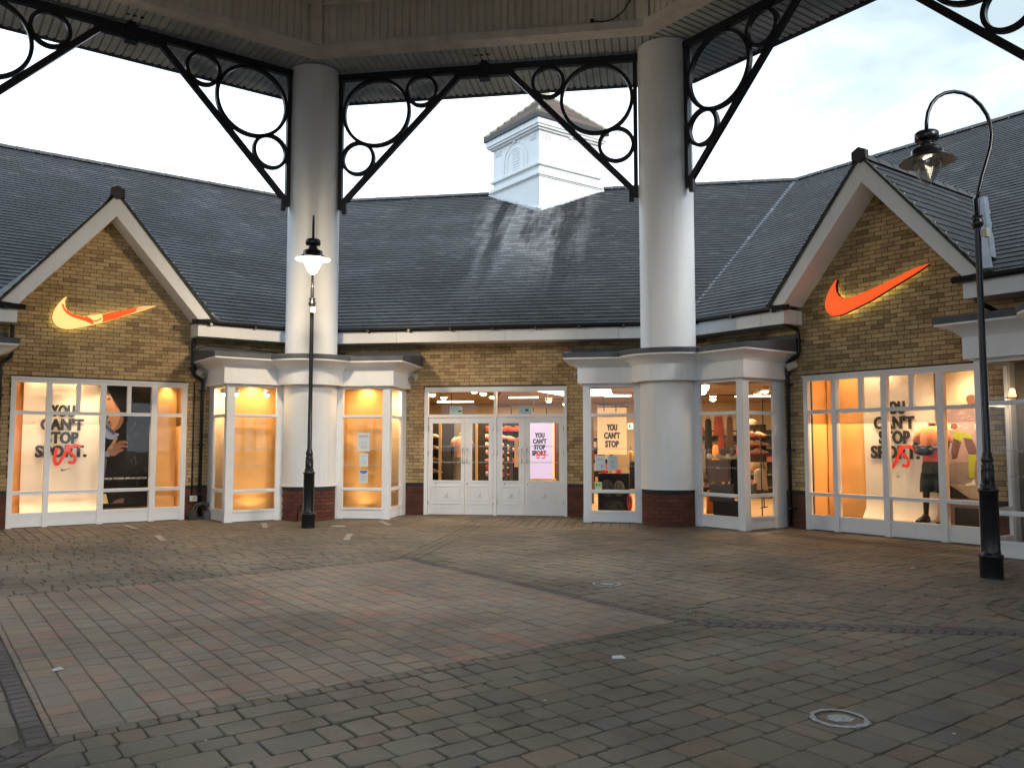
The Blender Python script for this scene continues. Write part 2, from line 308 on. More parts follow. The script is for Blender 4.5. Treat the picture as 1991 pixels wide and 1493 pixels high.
def text(body, parent, x, y, z, w, h, mat, name="lettering", bold=.02, rz=0):
    heavy = bold > .03; bold = .033 if heavy else bold
    st = .008 * h / .22 if heavy else 0; me = text_mesh(body, w - 2 * st, h, bold); me.materials.clear()
    if heavy:
        mb = MB()
        for i, dx in enumerate((-st, 0, st)): mb.add([(v.co.x + dx, v.co.y - i * .0004, v.co.z) for v in me.vertices], [tuple(p.vertices) for p in me.polygons])
        me = mb.mesh("lettering", mat)
    else: me.materials.append(mat)
    return put(me, name, parent, (x, y, z), rz)
def light(kind, parent, loc, power, color=WARM, size=.1, rot=(0, 0, 0), spot=None, name="lamp_light", blend=.5):
    l = bpy.data.lights.new(name, kind); l.energy = power; l.color = color
    if kind == 'AREA': l.size = size
    elif kind == 'POINT': l.shadow_soft_size = size
    elif kind == 'SPOT': l.shadow_soft_size = size; l.spot_size = spot or radians(90); l.spot_blend = blend
    o = bpy.data.objects.new(name, l); COL.objects.link(o); o.parent = parent; o.location = loc; o.rotation_euler = rot; return o

# ------------------------------------------------------------------ sky haze is none; ground and paving
gm = MB(); gm.add([(-120, -120, -.011), (120, -120, -.011), (120, 120, -.011), (-120, 120, -.011)], [(0, 1, 2, 3)])
ground = gm.build("ground", SAND, kind="structure")

def clip(poly, a, b, c):                                         # keep a*x + b*y <= c
    out = []
    for i in range(len(poly)):
        p, q = poly[i], poly[(i + 1) % len(poly)]; dp, dq = a * p[0] + b * p[1] - c, a * q[0] + b * q[1] - c
        if dp <= 0: out.append(p)
        if dp * dq < 0: t = dp / (dp - dq); out.append((p[0] + (q[0] - p[0]) * t, p[1] + (q[1] - p[1]) * t))
    return out
def area(p): return .5 * sum(p[i][0] * p[(i + 1) % len(p)][1] - p[(i + 1) % len(p)][0] * p[i][1] for i in range(len(p)))
def inset(p, d):
    n = len(p); out = []
    for i in range(n):
        a, b, c = Vector(p[i - 1]), Vector(p[i]), Vector(p[(i + 1) % n]); e1, e2 = b - a, c - b
        if e1.length < 1e-6 or e2.length < 1e-6: return None
        e1.normalize(); e2.normalize(); n1, n2 = Vector((-e1.y, e1.x)), Vector((-e2.y, e2.x)); q = n1 + n2; l = q.dot(n1)
        if l < .15: return None
        out.append(tuple(b + q * (d / l)))
    return out if area(out) > 2e-4 else None
pavers = []                                                      # (polygon, material key)
def paver(poly, key, joint=.0045, jit=.002):
    if len(poly) < 3: return
    if area(poly) < 0: poly = poly[::-1]
    q = []
    for p in poly:
        if not q or hypot(p[0] - q[-1][0], p[1] - q[-1][1]) > .012: q.append(p)
    if len(q) > 2 and hypot(q[0][0] - q[-1][0], q[0][1] - q[-1][1]) < .012: q.pop()
    if len(q) < 3 or area(q) < .0012: return
    q = inset(q, joint)
    if q and key == 'g' and len(q) < 7:
        o = []; n_ = len(q)
        for i in range(n_):
            a, b, c = Vector(q[i - 1]), Vector(q[i]), Vector(q[(i + 1) % n_]); l = random.uniform(.008, .024)
            l1, l2 = min(l, (a - b).length * .4), min(l, (c - b).length * .4); o += [tuple(b + (a - b).normalized() * l1), tuple(b + (c - b).normalized() * l2)]
        q = o
    if q: pavers.append(([(x + random.uniform(-jit, jit), y + random.uniform(-jit, jit)) for x, y in q], key))
DI = 3.36; BW = .115                                             # diamond half diagonal, dark band width
r45 = sqrt(.5)
def rows(a, u0, u1, v0, v1, pitch, lens, key, clips, joint=.0045, jit=.002, vary=False):
    ca, sa = cos(a), sin(a); v = v0
    while v < v1:
        pv = pitch * (random.choice((.8, 1, 1, 1.25)) if vary else 1); u = u0 + random.uniform(-.3, 0)
        while u < u1:
            l = random.choice(lens); poly = [(u, v), (u + l, v), (u + l, v + pv), (u, v + pv)]; poly = [(x * ca - y * sa, x * sa + y * ca) for x, y in poly]; u += l
            for (A_, B_, C_) in clips:
                poly = clip(poly, A_, B_, C_)
                if len(poly) < 3: break
            if len(poly) >= 3:
                cx, cy = sum(p[0] for p in poly) / len(poly), sum(p[1] for p in poly) / len(poly)
                if in_view(cx, cy, 0, .35) or hypot(cx - 3.07, cy + 7.38) < 4: paver(poly, key, joint, jit)
        v += pv
# the diamond: straight courses running south-east
rows(-pi / 4, -2.5, 2.6, -2.5, 2.5, .166, (.1, .15, .2, .2, .25), 'r', [(r45, r45, DI * r45), (-r45, -r45, DI * r45), (r45, -r45, DI * r45), (-r45, r45, DI * r45)], .0028, .0012)
for q in range(4):                                               # dark soldier band round the diamond, one run per edge
    a = pi / 4 + q * pi / 2; n = int(DI * 2 * r45 / .105)
    for i in range(n + 1):
        v = -DI * r45 + i * .105; pl = [(DI * r45 + .004, v), (DI * r45 + BW, v), (DI * r45 + BW, v + .105), (DI * r45 + .004, v + .105)]
        paver([(x * cos(a) - y * sin(a), x * sin(a) + y * cos(a)) for x, y in pl], 'd' if q in (0, 2) else 'g')
D2 = (DI * r45 + BW) / r45
SB = .13                                                         # half width of the bands along the diagonals
for q in range(4):
    a = q * pi / 2 + pi / 2; x = D2 + SB * .2
    while x < 8.6:
        for sgn in (1, -1):
            pl = [(x, 0), (x + .105, 0), (x + .105 - SB * .55, sgn * SB), (x - SB * .55, sgn * SB)]
            if not (q == 0 and x > 7.6): paver([(X * cos(a) - Y * sin(a), X * sin(a) + Y * cos(a)) for X, Y in pl], 'd' if q in (2, 3) else 'g')
        x += .105
OC = 7.75                                                        # outer apothem of the cobbled field
for q in range(4):                                               # four quadrants of tumbled setts parallel to the diamond
    a = q * pi / 2 + pi / 4; nx, ny = cos(a), sin(a)
    clips = [(-nx, -ny, -(DI * r45 + BW + .004))]
    # stay between the two axis bands that bound the quadrant
    for s_ in (1, -1):
        b = a + s_ * pi / 4; c = b - s_ * pi / 2; clips.append((-cos(c), -sin(c), -SB - .004))
    for k in range(8): t = pi / 2 - k * pi / 4; clips.append((cos(t), sin(t), OC))
    rows(a - pi / 2, -9, 9, DI * r45 + BW, 10.5, .205, (.15, .2, .25, .25, .3), 'g', clips, .0046, .006, True)
for k in (-2, -1, 0, 1, 2):                                      # strip along the shop fronts: courses square to the wall
    t = pi / 2 - k * pi / 4; tl, tr_ = t + pi / 8 + pi / 2, t - pi / 8 - pi / 2
    clips = [(cos(t), sin(t), W + .02), (-cos(t), -sin(t), -OC - .004), (cos(tl), sin(tl), 0), (cos(tr_), sin(tr_), 0)]
    rows(t, OC - .2, W + .4, -4.4, 4.4, .172, (.15, .2, .2, .25), 'g', clips, .0045, .002)
def paver_geo(mb, poly, dz):
    n = len(poly); top = inset(poly, .006)
    if not top: top = poly
    t1, t2 = random.uniform(-.012, .012), random.uniform(-.012, .012); cx, cy = poly[0]
    h = lambda x, y: dz + (x - cx) * t1 + (y - cy) * t2
    mb.add([(x, y, -.018) for x, y in poly] + [(x, y, h(x, y) - .005) for x, y in poly] + [(x, y, h(x, y)) for x, y in top],
           [tuple(range(2 * n, 3 * n))] + [(i, (i + 1) % n, n + (i + 1) % n, n + i) for i in range(n)] + [(n + i, n + (i + 1) % n, 2 * n + (i + 1) % n, 2 * n + i) for i in range(n)])
def pc(p): return (sum(x for x, _ in p) / len(p), sum(y for _, y in p) / len(p))
def vis_key(pk):
    p = pk[0]; c = pc(p); d = cam_d(*c)
    return (0 if in_view(c[0], c[1], 0, -.02) else 1, -area(p) / d ** 3)
pavers.sort(key=vis_key)
PM = {'r': PAV_R, 'g': PAV_G, 'd': PAV_D}
for i, (p, key) in enumerate(pavers[:300]):
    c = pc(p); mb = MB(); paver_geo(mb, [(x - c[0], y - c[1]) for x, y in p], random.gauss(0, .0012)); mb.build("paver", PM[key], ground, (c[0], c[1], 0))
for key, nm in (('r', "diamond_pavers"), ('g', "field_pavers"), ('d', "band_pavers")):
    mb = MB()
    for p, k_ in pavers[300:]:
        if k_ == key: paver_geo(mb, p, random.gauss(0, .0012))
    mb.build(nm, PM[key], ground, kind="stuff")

# flat marks on the paving
def ring_poly(cx, cy, r0, r1, z0, z1, n=40, wob=.0):
    mb = MB(); rs = [(r0 + random.uniform(-wob, wob), r1 + random.uniform(-wob, wob)) for _ in range(n)]
    ri = [(cx + rs[i][0] * cos(2 * pi * i / n), cy + rs[i][0] * sin(2 * pi * i / n)) for i in range(n)]; ro = [(cx + rs[i][1] * cos(2 * pi * i / n), cy + rs[i][1] * sin(2 * pi * i / n)) for i in range(n)]
    vs = [(*p, z1) for p in ri] + [(*p, z1) for p in ro] + [(*p, z0) for p in ro]
    return mb.add(vs, [(i, n + i, n + (i + 1) % n, (i + 1) % n) for i in range(n)] + [(n + i, 2 * n + i, 2 * n + (i + 1) % n, n + (i + 1) % n) for i in range(n)])
for (cx, cy, lab) in ((4.15, -2.43, "chalky white painted ring with blob inside, nearest on the paving"), (2.69, 1.79, "small white painted ring on the paving in front of the right column")):
    t = thing("floor_marking", lab, "floor marking", (cx, cy, 0), 0, "white ring markings on the paving")
    ring_poly(0, 0, .128, .155, .004, .0085, 44, .007).build("ring", MARK, t)
    MB().slab([(-.07, -.025), (-.03, -.055), (.055, -.05), (.085, .0), (.05, .045), (.0, .06), (-.05, .035)][::1], .004, .0085).build("arrow_blob", MARK, t)
strips = [((-6.45, 6.9), (-5.9, 6.38), "white tape strip on paving below the left display window"), ((-4.9, 5.45), (-4.35, 4.75), "worn pale tape strip in the middle of the left paving"), ((-4.1, 7.72), (-3.68, 6.92), "white tape strip at the foot of the left bay"), ((-1.56, 5.3), (-1.8, 6.15), "pale tape strip on paving right of the left lamp post"), ((-2.0, 8.45), (-1.6, 7.72), "broken white tape strip in front of the bay beside the doors")]
for (p, q, lab) in strips:
    v = Vector(q) - Vector(p); L = v.length; v.normalize(); n = Vector((-v.y, v.x)) * .05; P0 = Vector(p); mb = MB(); t0 = 0
    while t0 < L - .02:
        t1 = min(L, t0 + random.uniform(.12, .3)); a, b = P0 + v * t0, P0 + v * t1; mb.slab([tuple(a - n), tuple(b - n), tuple(b + n * .95), tuple(a + n)][::-1] if area([tuple(a - n), tuple(b - n), tuple(b + n), tuple(a + n)]) < 0 else [tuple(a - n), tuple(b - n), tuple(b + n * .95), tuple(a + n)], .003, .007); t0 = t1 + random.choice((0, .01, .03))
    tag(mb.build("tape_strip", TAPE), lab, "tape strip", "tape strips on the paving")
t = thing("floor_disc", "pale worn round sticker on paving just right of the left lamp post", "sticker", (-2.46, 7.35, 0))
ring_poly(0, 0, .001, .14, .004, .008, 30, .004).build("disc", TAPE, t)
t = thing("manhole_cover", "round dark cover set in the paving at the right edge", "manhole cover", (7.05, .85, 0))
ring_poly(0, 0, .52, .56, .004, .010, 48).build("outer_ring", IRON, t); ring_poly(0, 0, .80, .82, .004, .008, 60).build("paving_ring", SAND, t)
gmb = MB()
for _ in range(60):
    x, y = random.uniform(-6, 8), random.uniform(-4.5, 7); r = random.uniform(.006, .014)
    gmb.slab([(x + r * cos(a) * random.uniform(.7, 1.2), y + r * sin(a) * random.uniform(.7, 1.2)) for a in [i * pi / 3 for i in range(6)]], .003, .0065)
gmb.build("gum_spots", colm("gum", (.42, .41, .37)), ground, kind="stuff")
for (x, y, sc, rz, mt, nm, lab) in ((2.9, -1.3, .05, .3, "foil_scrap", "scrap", "small pale scrap of litter at the right corner of the warm paving"), (-.85, -2.2, .035, 1.1, "foil_scrap", "scrap", "thin white scrap of litter on the warm paving at the left"), (6.35, 3.5, .03, .5, "foil_scrap", "scrap", "white scrap of litter below the right display window")):
    mb = MB(); mb.hexa([(-sc, -sc * .5, 0), (sc, -sc * .6, 0), (sc * .8, sc * .5, 0), (-sc * .9, sc * .6, 0)], [(-sc * .8, -sc * .4, .012), (sc * .9, -sc * .5, .006), (sc * .6, sc * .4, .014), (-sc * .8, sc * .5, .008)])
    tag(mb.build("litter_scrap", colm("scrap_paper", (.6, .62, .6)), None, (x, y, .004), rz), lab, "litter")

lf = MB(); random.seed(5)
for _ in range(90):
    if random.random() < .6: u_, d_, k_ = random.uniform(-1.4, 1.9), W - .06 - abs(random.gauss(0, .12)), 1
    else: u_, d_, k_ = random.uniform(-3, 3), random.uniform(5, W - .1), random.choice((-1, 0, 1))
    x, y, _z = side_pt(k_, u_, d_); r = random.uniform(.008, .022); a = random.uniform(0, 6); h_ = random.uniform(.004, .012)
    lf.add([(x + r * cos(a), y + r * sin(a), .004), (x + r * .5 * cos(a + 1.7), y + r * .5 * sin(a + 1.7), .004 + h_), (x - r * cos(a), y - r * sin(a), .005), (x + r * .5 * cos(a - 1.6), y + r * .5 * sin(a - 1.6), .004 + h_ * .5)], [(0, 1, 2, 3)])
lf.build("leaf_litter", colm("dry_leaf", (.075, .045, .025), .9), ground, kind="stuff")

# ------------------------------------------------------------------ the shop building
shop = thing("shop_building", "buff brick shop range with dark slate roof, white fascias and pointed gables round the court", "shop building")
GA, GF = 6.25, 4.03                                              # gable apex and foot heights
GS = (GA - GF) / 1.83
WU0, WU1, WZ = -1.555, 1.525, 2.735
BU = H - 1.655                                                    # bay return planes
def gable_half(z): return (GA - .06 - z) / GS
brick_list = []                                                  # (k, u0, u1, z0, z1, kind)
def brick_rows(k, gable, opening=(WU0, WU1, WZ)):
    z = 0.0; i = 0
    while z < 6.3:
        if abs(z - .6) < 1e-6: kind, hgt = 'b', .065
        elif z < .6: kind, hgt = 'r', .065
        else: kind, hgt = 'y', .065
        spans = []
        if z < 3.36: spans = [(-BU - .02, BU + .02)]
        elif z < 3.95: spans = [(-W * T22, W * T22)]
        elif gable and gable_half(z + .07) > .1: g = gable_half(z + .07) + .06; spans = [(-g, g)]
        off = (.1125 if i % 2 else 0) + (.02 if (i * 7) % 5 == 0 else 0)
        for (a, b) in spans:
            n0 = math.floor((a - off) / .225); u = n0 * .225 + off
            while u < b:
                u0, u1 = max(u + .005, a), min(u + .22, b)
                if z < opening[2] - .01:
                    if u0 >= opening[0] and u1 <= opening[1]: u += .225; continue
                    if u0 < opening[0] < u1: u1 = opening[0] - .002
                    elif u0 < opening[1] < u1: u0 = opening[1] + .002
                if u1 - u0 > .02: brick_list.append((k, u0, u1, z + .005, z + .005 + hgt, kind))
                u += .225
        z = round(z + .075, 4); i += 1
for k, g in ((-2, True), (-1, True), (0, False), (1, True), (2, True)): brick_rows(k, g)
def brick_geo(mb, u0, u1, d, z0, z1, th=.03):
    e = .003
    mb.add([(u0, d + th, z0), (u1, d + th, z0), (u1, d + th, z1), (u0, d + th, z1), (u0, d + e, z0), (u1, d + e, z0), (u1, d + e, z1), (u0, d + e, z1), (u0 + e, d, z0 + e), (u1 - e, d, z0 + e), (u1 - e, d, z1 - e), (u0 + e, d, z1 - e)],
           [(8, 9, 10, 11), (4, 5, 9, 8), (5, 6, 10, 9), (6, 7, 11, 10), (7, 4, 8, 11), (0, 1, 5, 4), (1, 2, 6, 5), (2, 3, 7, 6), (3, 0, 4, 7)])
def brick_score(b):
    k, u0, u1, z0, z1, kd = b; x, y, _ = side_pt(k, (u0 + u1) / 2, W); ok = in_view(x, y, (z0 + z1) / 2, 0) and z0 < 3.3 or (k in (-1, 1) and abs(u0 + u1) / 2 < gable_half(z0) - .5 and in_view(x, y, z0, 0))
    if k in (1, 2) and u0 > 1.35: ok = False
    c = abs(sum(p * q for p, q in zip(rot2((0, 1), ang(k)), ((x - 3.07) / cam_d(x, y), (y + 7.38) / cam_d(x, y)))))
    return (0 if ok else 1, -(u1 - u0) * c / cam_d(x, y) ** 2)
brick_list.sort(key=brick_score)
BM = {'y': BUFF, 'r': RED, 'b': BLUEB}; unit = {}
walls = {}
for k in (-2, -1, 0, 1, 2):
    mb = MB(); d = W + .011; g = k != 0
    # mortar backing: boards round the opening, upper band and gable
    for (a, b, z0, z1) in ((-BU - .02, WU0 - .0, 0, WZ), (WU1, BU + .02, 0, WZ), (-BU - .02, BU + .02, WZ, 3.3), (-W * T22, W * T22, 3.3, 3.98)): mb.box(a, b, d, d + .115, z0, z1)
    if g: mb.prism([(-1.86, 3.98), (1.86, 3.98), (0, GA - .03)], d, d + .15)
    walls[k] = mb.build("wall", MORTAR, shop, rz=ang(k))
for i, (k, u0, u1, z0, z1, kd) in enumerate(brick_list[:300]):
    key = (round(u1 - u0, 3), kd)
    if key not in unit: m_ = MB(); brick_geo(m_, -(u1 - u0) / 2, (u1 - u0) / 2, 0, 0, z1 - z0); unit[key] = m_.mesh("brick", BM[kd])
    put(unit[key], "brick", walls[k], ((u0 + u1) / 2, W + random.uniform(-.0015, .0025), z0))
for k in (-2, -1, 0, 1, 2):
    for kd, nm in (('y', "buff_bricks"), ('r', "red_plinth_bricks"), ('b', "blue_course_bricks")):
        mb = MB()
        for b in brick_list[300:]:
            if b[0] == k and b[5] == kd: brick_geo(mb, b[1], b[2], W + random.uniform(-.0015, .0025), b[3], b[4])
        if mb.f: mb.build(nm, BM[kd], walls[k], kind="stuff")
print("bricks", len(brick_list), "pavers", len(pavers))

# fascia, soffit, gutter, gables
FT = F * T22
for k in (-2, -1, 0, 1, 2):
    mb = MB(); ends = [(-FT, FT)] if k == 0 else [(-FT, -1.555), (1.555, FT)]
    joints = MB()
    for a, b in ends:
        mb, gt = MB(), MB()
        am, bm = (a if a > -3 else -(F + .035) * T22), (b if b < 3 else (F + .035) * T22)
        mb.hexa([(a, F, 3.665), (b, F, 3.665), (bm, F + .035, 3.665), (am, F + .035, 3.665)], [(a, F, 3.91), (b, F, 3.91), (bm, F + .035, 3.91), (am, F + .035, 3.91)])
        aw, bw = (a if a > -3 else -(W) * T22), (b if b < 3 else (W) * T22)
        mb.hexa([(am, F + .037, 3.675), (bm, F + .037, 3.675), (bw, W + .004, 3.675), (aw, W + .004, 3.675)], [(am, F + .037, 3.69), (bm, F + .037, 3.69), (bw, W + .004, 3.69), (aw, W + .004, 3.69)])
        for e_, s_ in ((a, -1), (b, 1)):
            if abs(e_) < 3: mb.box(min(e_, e_ - s_ * .03), max(e_, e_ - s_ * .03), F + .037, W - .002, 3.668, 3.93)
        G0 = F - .115; ga, gb = (a - .12 if a > -3 else -G0 * T22), (b + .12 if b < 3 else G0 * T22)
        prof = [(F - .003, 4.0), (F - .003, 3.93), (F - .03, 3.905), (F - .075, 3.9), (F - .105, 3.93), (F - .115, 3.975), (F - .105, 3.975), (F - .095, 3.94), (F - .06, 3.915), (F - .02, 3.93), (F - .013, 4.0)]
        L_ = [((ga if a > -3 else -d * T22), d, z) for d, z in prof]; R_ = [((gb if b < 3 else d * T22), d, z) for d, z in prof]; gt.loft([L_, R_], True, False)
        u = ga + .35
        while u < gb - .1: gt.box(u - .025, u + .025, F - .12, F - .001, 3.885, 3.93); u += .9
        u = a + 1.9
        while u < b - .3: joints.box(u - .003, u + .003, F - .0015, F + .002, 3.667, 3.908); u += 2.35
        mb.build("fascia", WHITE, shop, rz=ang(k)); gt.build("gutter", BLACKP, shop, rz=ang(k))
    if joints.f: joints.build("fascia_joint", colm("joint_grey", (.3, .3, .3)), shop, rz=ang(k))
gable_front = MB()
for s_ in (1, -1):
    P = [(0, GA), (s_ * 1.83, GF), (s_ * 1.555, 4.0), (0, GA - .41)]
    gable_front.prism(P if s_ < 0 else P[::-1], F, F + .04)
    q0, q1 = (0, GA - .41), (s_ * 1.555, 4.0)
    gable_front.hexa([(q0[0], F + .042, q0[1]), (q1[0], F + .042, q1[1]), (q1[0], W + .004, q1[1]), (q0[0], W + .004, q0[1])], [(q0[0], F + .042, q0[1] + .03), (q1[0], F + .042, q1[1] + .03), (q1[0], W + .004, q1[1] + .03), (q0[0], W + .004, q0[1] + .03)])
    gable_front.hexa([(s_ * 1.555, F + .042, 4.0), (s_ * 1.83, F + .042, 4.03), (s_ * 1.83, W, 4.03), (s_ * 1.555, W, 4.0)], [(s_ * 1.555, F + .042, 4.02), (s_ * 1.83, F + .042, 4.05), (s_ * 1.83, W, 4.05), (s_ * 1.555, W, 4.02)])
gf_mesh = gable_front.mesh("bargeboard", WHITE)
verge = MB()
for s_ in (1, -1):
    P = [(0, GA + .055), (s_ * 1.9, GF - .035), (s_ * 1.84, GF - .04), (0, GA + .002)]; verge.prism(P if s_ < 0 else P[::-1], F - .04, F + .03)
verge_mesh = verge.mesh("verge_strip", flat_mat("mossy_verge", (.07, .075, .05), .9, .5, 8))
capm = MB(); capm.prism([(.14 * sin(a) * 1.02, GA + .035 + .13 * cos(a)) for a in [pi / 6 * 0 + i * pi / 3 for i in range(6)]], F - .07, F + .03)
cap_mesh = capm.mesh("ridge_end_cap", flat_mat("brown_cap", (.06, .052, .046), .8, .2, 8))
clipm = MB()
for s_ in (1, -1):
    for i in range(11):
        t_ = .25 + i * .155; x_ = s_ * (t_ + .02); z_ = GA - GS * t_ + .06; clipm.box(x_ - .012, x_ + .012, F - .06, F - .035, z_, z_ + .02)
clip_mesh = clipm.mesh("verge_clips", colm("clip_steel", (.5, .5, .48), .4))

# slates
def dz_roof(d): return EZ + (d - F) * SL
slope_c = cos(atan2(SL, 1)); slope_s = sin(atan2(SL, 1)); SLEN = (RD - F + .06) / slope_c
slates = []; GAU, SWID = .205, .273
def slate_geo(mb, P, ex, es, en, w0, w1, s0, s1, lift=.019):
    """P origin on plane, ex across, es up slope, en outward normal"""
    def pt(w, s, n): return tuple(P[i] + ex[i] * w + es[i] * s + en[i] * n for i in range(3))
    g = .0025; a, b = w0 + g, w1 - g; tl = random.uniform(-.002, .003)
    mb.add([pt(a, s0, lift + tl), pt(b, s0, lift - tl * .5), pt(b, s1 + .02, .006), pt(a, s1 + .02, .006), pt(a, s0, .004), pt(b, s0, .004)], [(0, 1, 2, 3), (4, 5, 1, 0), (0, 3, 4), (1, 5, 2)])
P0 = (0, F - .06, EZ - .06 * SL); ES = (0, slope_c, slope_s); EN = (0, -slope_s, slope_c); EX = (1, 0, 0)
def in_tower(k, u, d):
    if k != 0: return False
    return abs(u - .07) + abs(d - 19.25) < 1.86
sl_parts = []; sl_mb = {k: MB() for k in (-2, -1, 0, 1, 2)}
cand = []
for k in (-2, -1, 0, 1, 2):
    i = 0
    while i * GAU < SLEN - .05:
        s0 = i * GAU; s1 = min(s0 + GAU, SLEN); d = P0[1] + (s0 + GAU / 2) * slope_c; z = P0[2] + (s0 + GAU / 2) * slope_s; hw = d * T22 - .03
        off = (SWID / 2 if i % 2 else 0) + random.uniform(-.01, .01); n0 = math.floor((-hw - off) / SWID); w = n0 * SWID + off
        while w < hw:
            w0, w1 = max(w, -hw), min(w + SWID, hw); c = (w0 + w1) / 2; w += SWID
            if w1 - w0 < .03 or in_tower(k, c, d): continue
            if k != 0 and z < GA - .05 and abs(c) < (GA - .05 - z) / GS - .05: continue
            x, y, _ = side_pt(k, c, d); cand.append((k, w0, w1, s0, s1, x, y, z))
        i += 1
def sl_score(q):
    k, w0, w1, s0, s1, x, y, z = q; c = (w0 + w1) / 2
    ok = in_view(x, y, z, 0) and k in (0, 1) and z < 6.9
    if k == 1 and c > -1.95 and z < 6.3: ok = ok and c > 2.05
    if k == 0 and (c < -2.4 or 2.05 < c < 3.35): ok = False
    return (0 if ok else 1, -(w1 - w0) / hypot(cam_d(x, y), z - 1.5) ** 2)
cand.sort(key=sl_score)
roofs = {}
for k in (-2, -1, 0, 1, 2):
    ub = MB(); e0, e1 = (F - .04) * T22, RD * T22
    ya = F + (GA - EZ) / SL; P_ = lambda u_, y_: (u_, y_, dz_roof(y_) - .006)
    vs_ = [P_(-e0, F - .04), P_(e0, F - .04), P_(e1, RD), P_(-e1, RD), (-(RD + 9) * T22, RD + 9, 4), ((RD + 9) * T22, RD + 9, 4), P_(-1.80, F - .04), P_(1.80, F - .04), P_(0, ya)]
    ub.add(vs_, [(0, 1, 2, 3), (3, 2, 5, 4)] if k == 0 else [(0, 6, 8, 3), (7, 1, 2, 8), (8, 2, 3), (3, 2, 5, 4)])
    roofs[k] = ub.build("roof", UNDER, shop, rz=ang(k))
for j, q in enumerate(cand):
    k, w0, w1, s0, s1 = q[:5]
    if j < 300:
        m_ = MB(); c = (w0 + w1) / 2; slate_geo(m_, (0, 0, 0), EX, ES, EN, w0 - c, w1 - c, 0, s1 - s0)
        m_.build("slate", SLATE_S if k == 0 else SLATE, roofs[k], (c, P0[1] + ES[1] * s0, P0[2] + ES[2] * s0))
    else: slate_geo(sl_mb[k], P0, EX, ES, EN, w0, w1, s0, s1)
for k in sl_mb: sl_mb[k].build("slates", SLATE_S if k == 0 else SLATE, roofs[k], kind="stuff")
# gable roofs
gr = MB(); gu = MB(); gl = hypot(1.9, 1.9 * GS); cs_, sn_ = 1 / hypot(1, GS), GS / hypot(1, GS)
for s_ in (1, -1):
    es = (-s_ * cs_, 0, sn_); en = (s_ * sn_, 0, cs_); ex = (0, 1, 0); Pg = (s_ * 1.9, 0, GA + .03 - 1.9 * GS); i = 0
    while i * GAU < gl - .03:
        s0 = i * GAU; zz = Pg[2] + s0 * sn_; dend = F + (zz - EZ) / SL + .35; w = F - .05 - (SWID / 2 if i % 2 else 0)
        while w < dend:
            w0 = max(w, F - .05); w1 = min(w + SWID, dend); w += SWID
            if w1 - w0 > .03: slate_geo(gr, Pg, ex, es, en, w0, w1, s0, min(s0 + GAU, gl))
        i += 1
    gu.add([(s_ * 1.9, F - .04, GA + .02 - 1.9 * GS), (0, F - .04, GA + .02), (0, F + (GA - EZ) / SL + .3, GA + .02), (s_ * 1.9, F + .1, GA + .02 - 1.9 * GS)], [(0, 1, 2, 3)])
gr_mesh = gr.mesh("gable_slates", SLATE); gu_mesh = gu.mesh("gable_roof", UNDER)
rt = MB()
n = 11; y = F - .06
while y < F + (GA - EZ) / SL + .1:
    y1 = y + .44; rt.loft([[(-.13, y, GA - .06), (-.07, y, GA + .055), (0, y, GA + .085), (.07, y, GA + .055), (.13, y, GA - .06)], [(-.125, y1, GA - .06), (-.066, y1, GA + .045), (0, y1, GA + .075), (.066, y1, GA + .045), (.125, y1, GA - .06)]], False, False); y = y1 + .008
rt_mesh = rt.mesh("ridge_tiles", flat_mat("ridge_tile_clay", (.05, .05, .052), .75, .3, 6))
for k in (-2, -1, 1, 2):
    g = put(gu_mesh, "gable_roof", shop, rz=ang(k)); put(gr_mesh, "slates", g, kind="stuff"); put(rt_mesh, "ridge_tiles", g, kind="stuff"); put(cap_mesh, "ridge_end_cap", g)
    b = put(gf_mesh, "bargeboard", shop, rz=ang(k)); put(verge_mesh, "verge_strip", b); put(clip_mesh, "verge_clips", b, kind="stuff")
# lead valleys between gable roofs and main slopes, and in the corners of the court
for k in (-2, -1, 1, 2):
    mb = MB()
    for s_ in (1, -1):
        a0 = (s_ * (1.83 + .03), F + .02, EZ + .1); a1 = (s_ * .03, F + (GA - EZ) / SL, GA + .03)
        mb.hexa([(a0[0] - s_ * .03, a0[1], a0[2] - .05), (a0[0] + s_ * .12, a0[1], a0[2] - .05), (a1[0] + s_ * .10, a1[1], a1[2] - .03), (a1[0] - s_ * .02, a1[1], a1[2] - .03)], [(a0[0] - s_ * .03, a0[1], a0[2]), (a0[0] + s_ * .12, a0[1], a0[2] - .01), (a1[0] + s_ * .10, a1[1], a1[2]), (a1[0] - s_ * .02, a1[1], a1[2] + .02)])
    mb.build("gable_valley", LEADP if k == 1 else LEADM, shop, rz=ang(k))
vm = MB(); c22 = cos(radians(22.5)); r0, r1 = (F - .03) / c22, RD / c22
vm.add([(-.07, r0, dz_roof(F - .03) + .02), (0, r0, dz_roof(F - .03) + .006), (.07, r0, dz_roof(F - .03) + .02), (-.07, r1, RZ + .03), (0, r1, RZ + .012), (.07, r1, RZ + .03)], [(0, 1, 4, 3), (1, 2, 5, 4)])
vm_mesh = vm.mesh("valley_lead", LEADP)
for j in (-2, -1, 0, 1): put(vm_mesh, "valley_lead", shop, rz=vang(j))
rg = MB(); u = -8.06
while u < 8.05:
    if not (-1.75 < u + .22 < 1.88 ): rg.loft([[(u, RD - .15, RZ - .03), (u, RD - .07, RZ + .07), (u, RD, RZ + .1), (u, RD + .1, RZ + .04)], [(u + .44, RD - .145, RZ - .03), (u + .44, RD - .067, RZ + .062), (u + .44, RD, RZ + .092), (u + .44, RD + .1, RZ + .035)]][::-1], False, False)
    u += .448
rg2 = MB(); u = -8.06
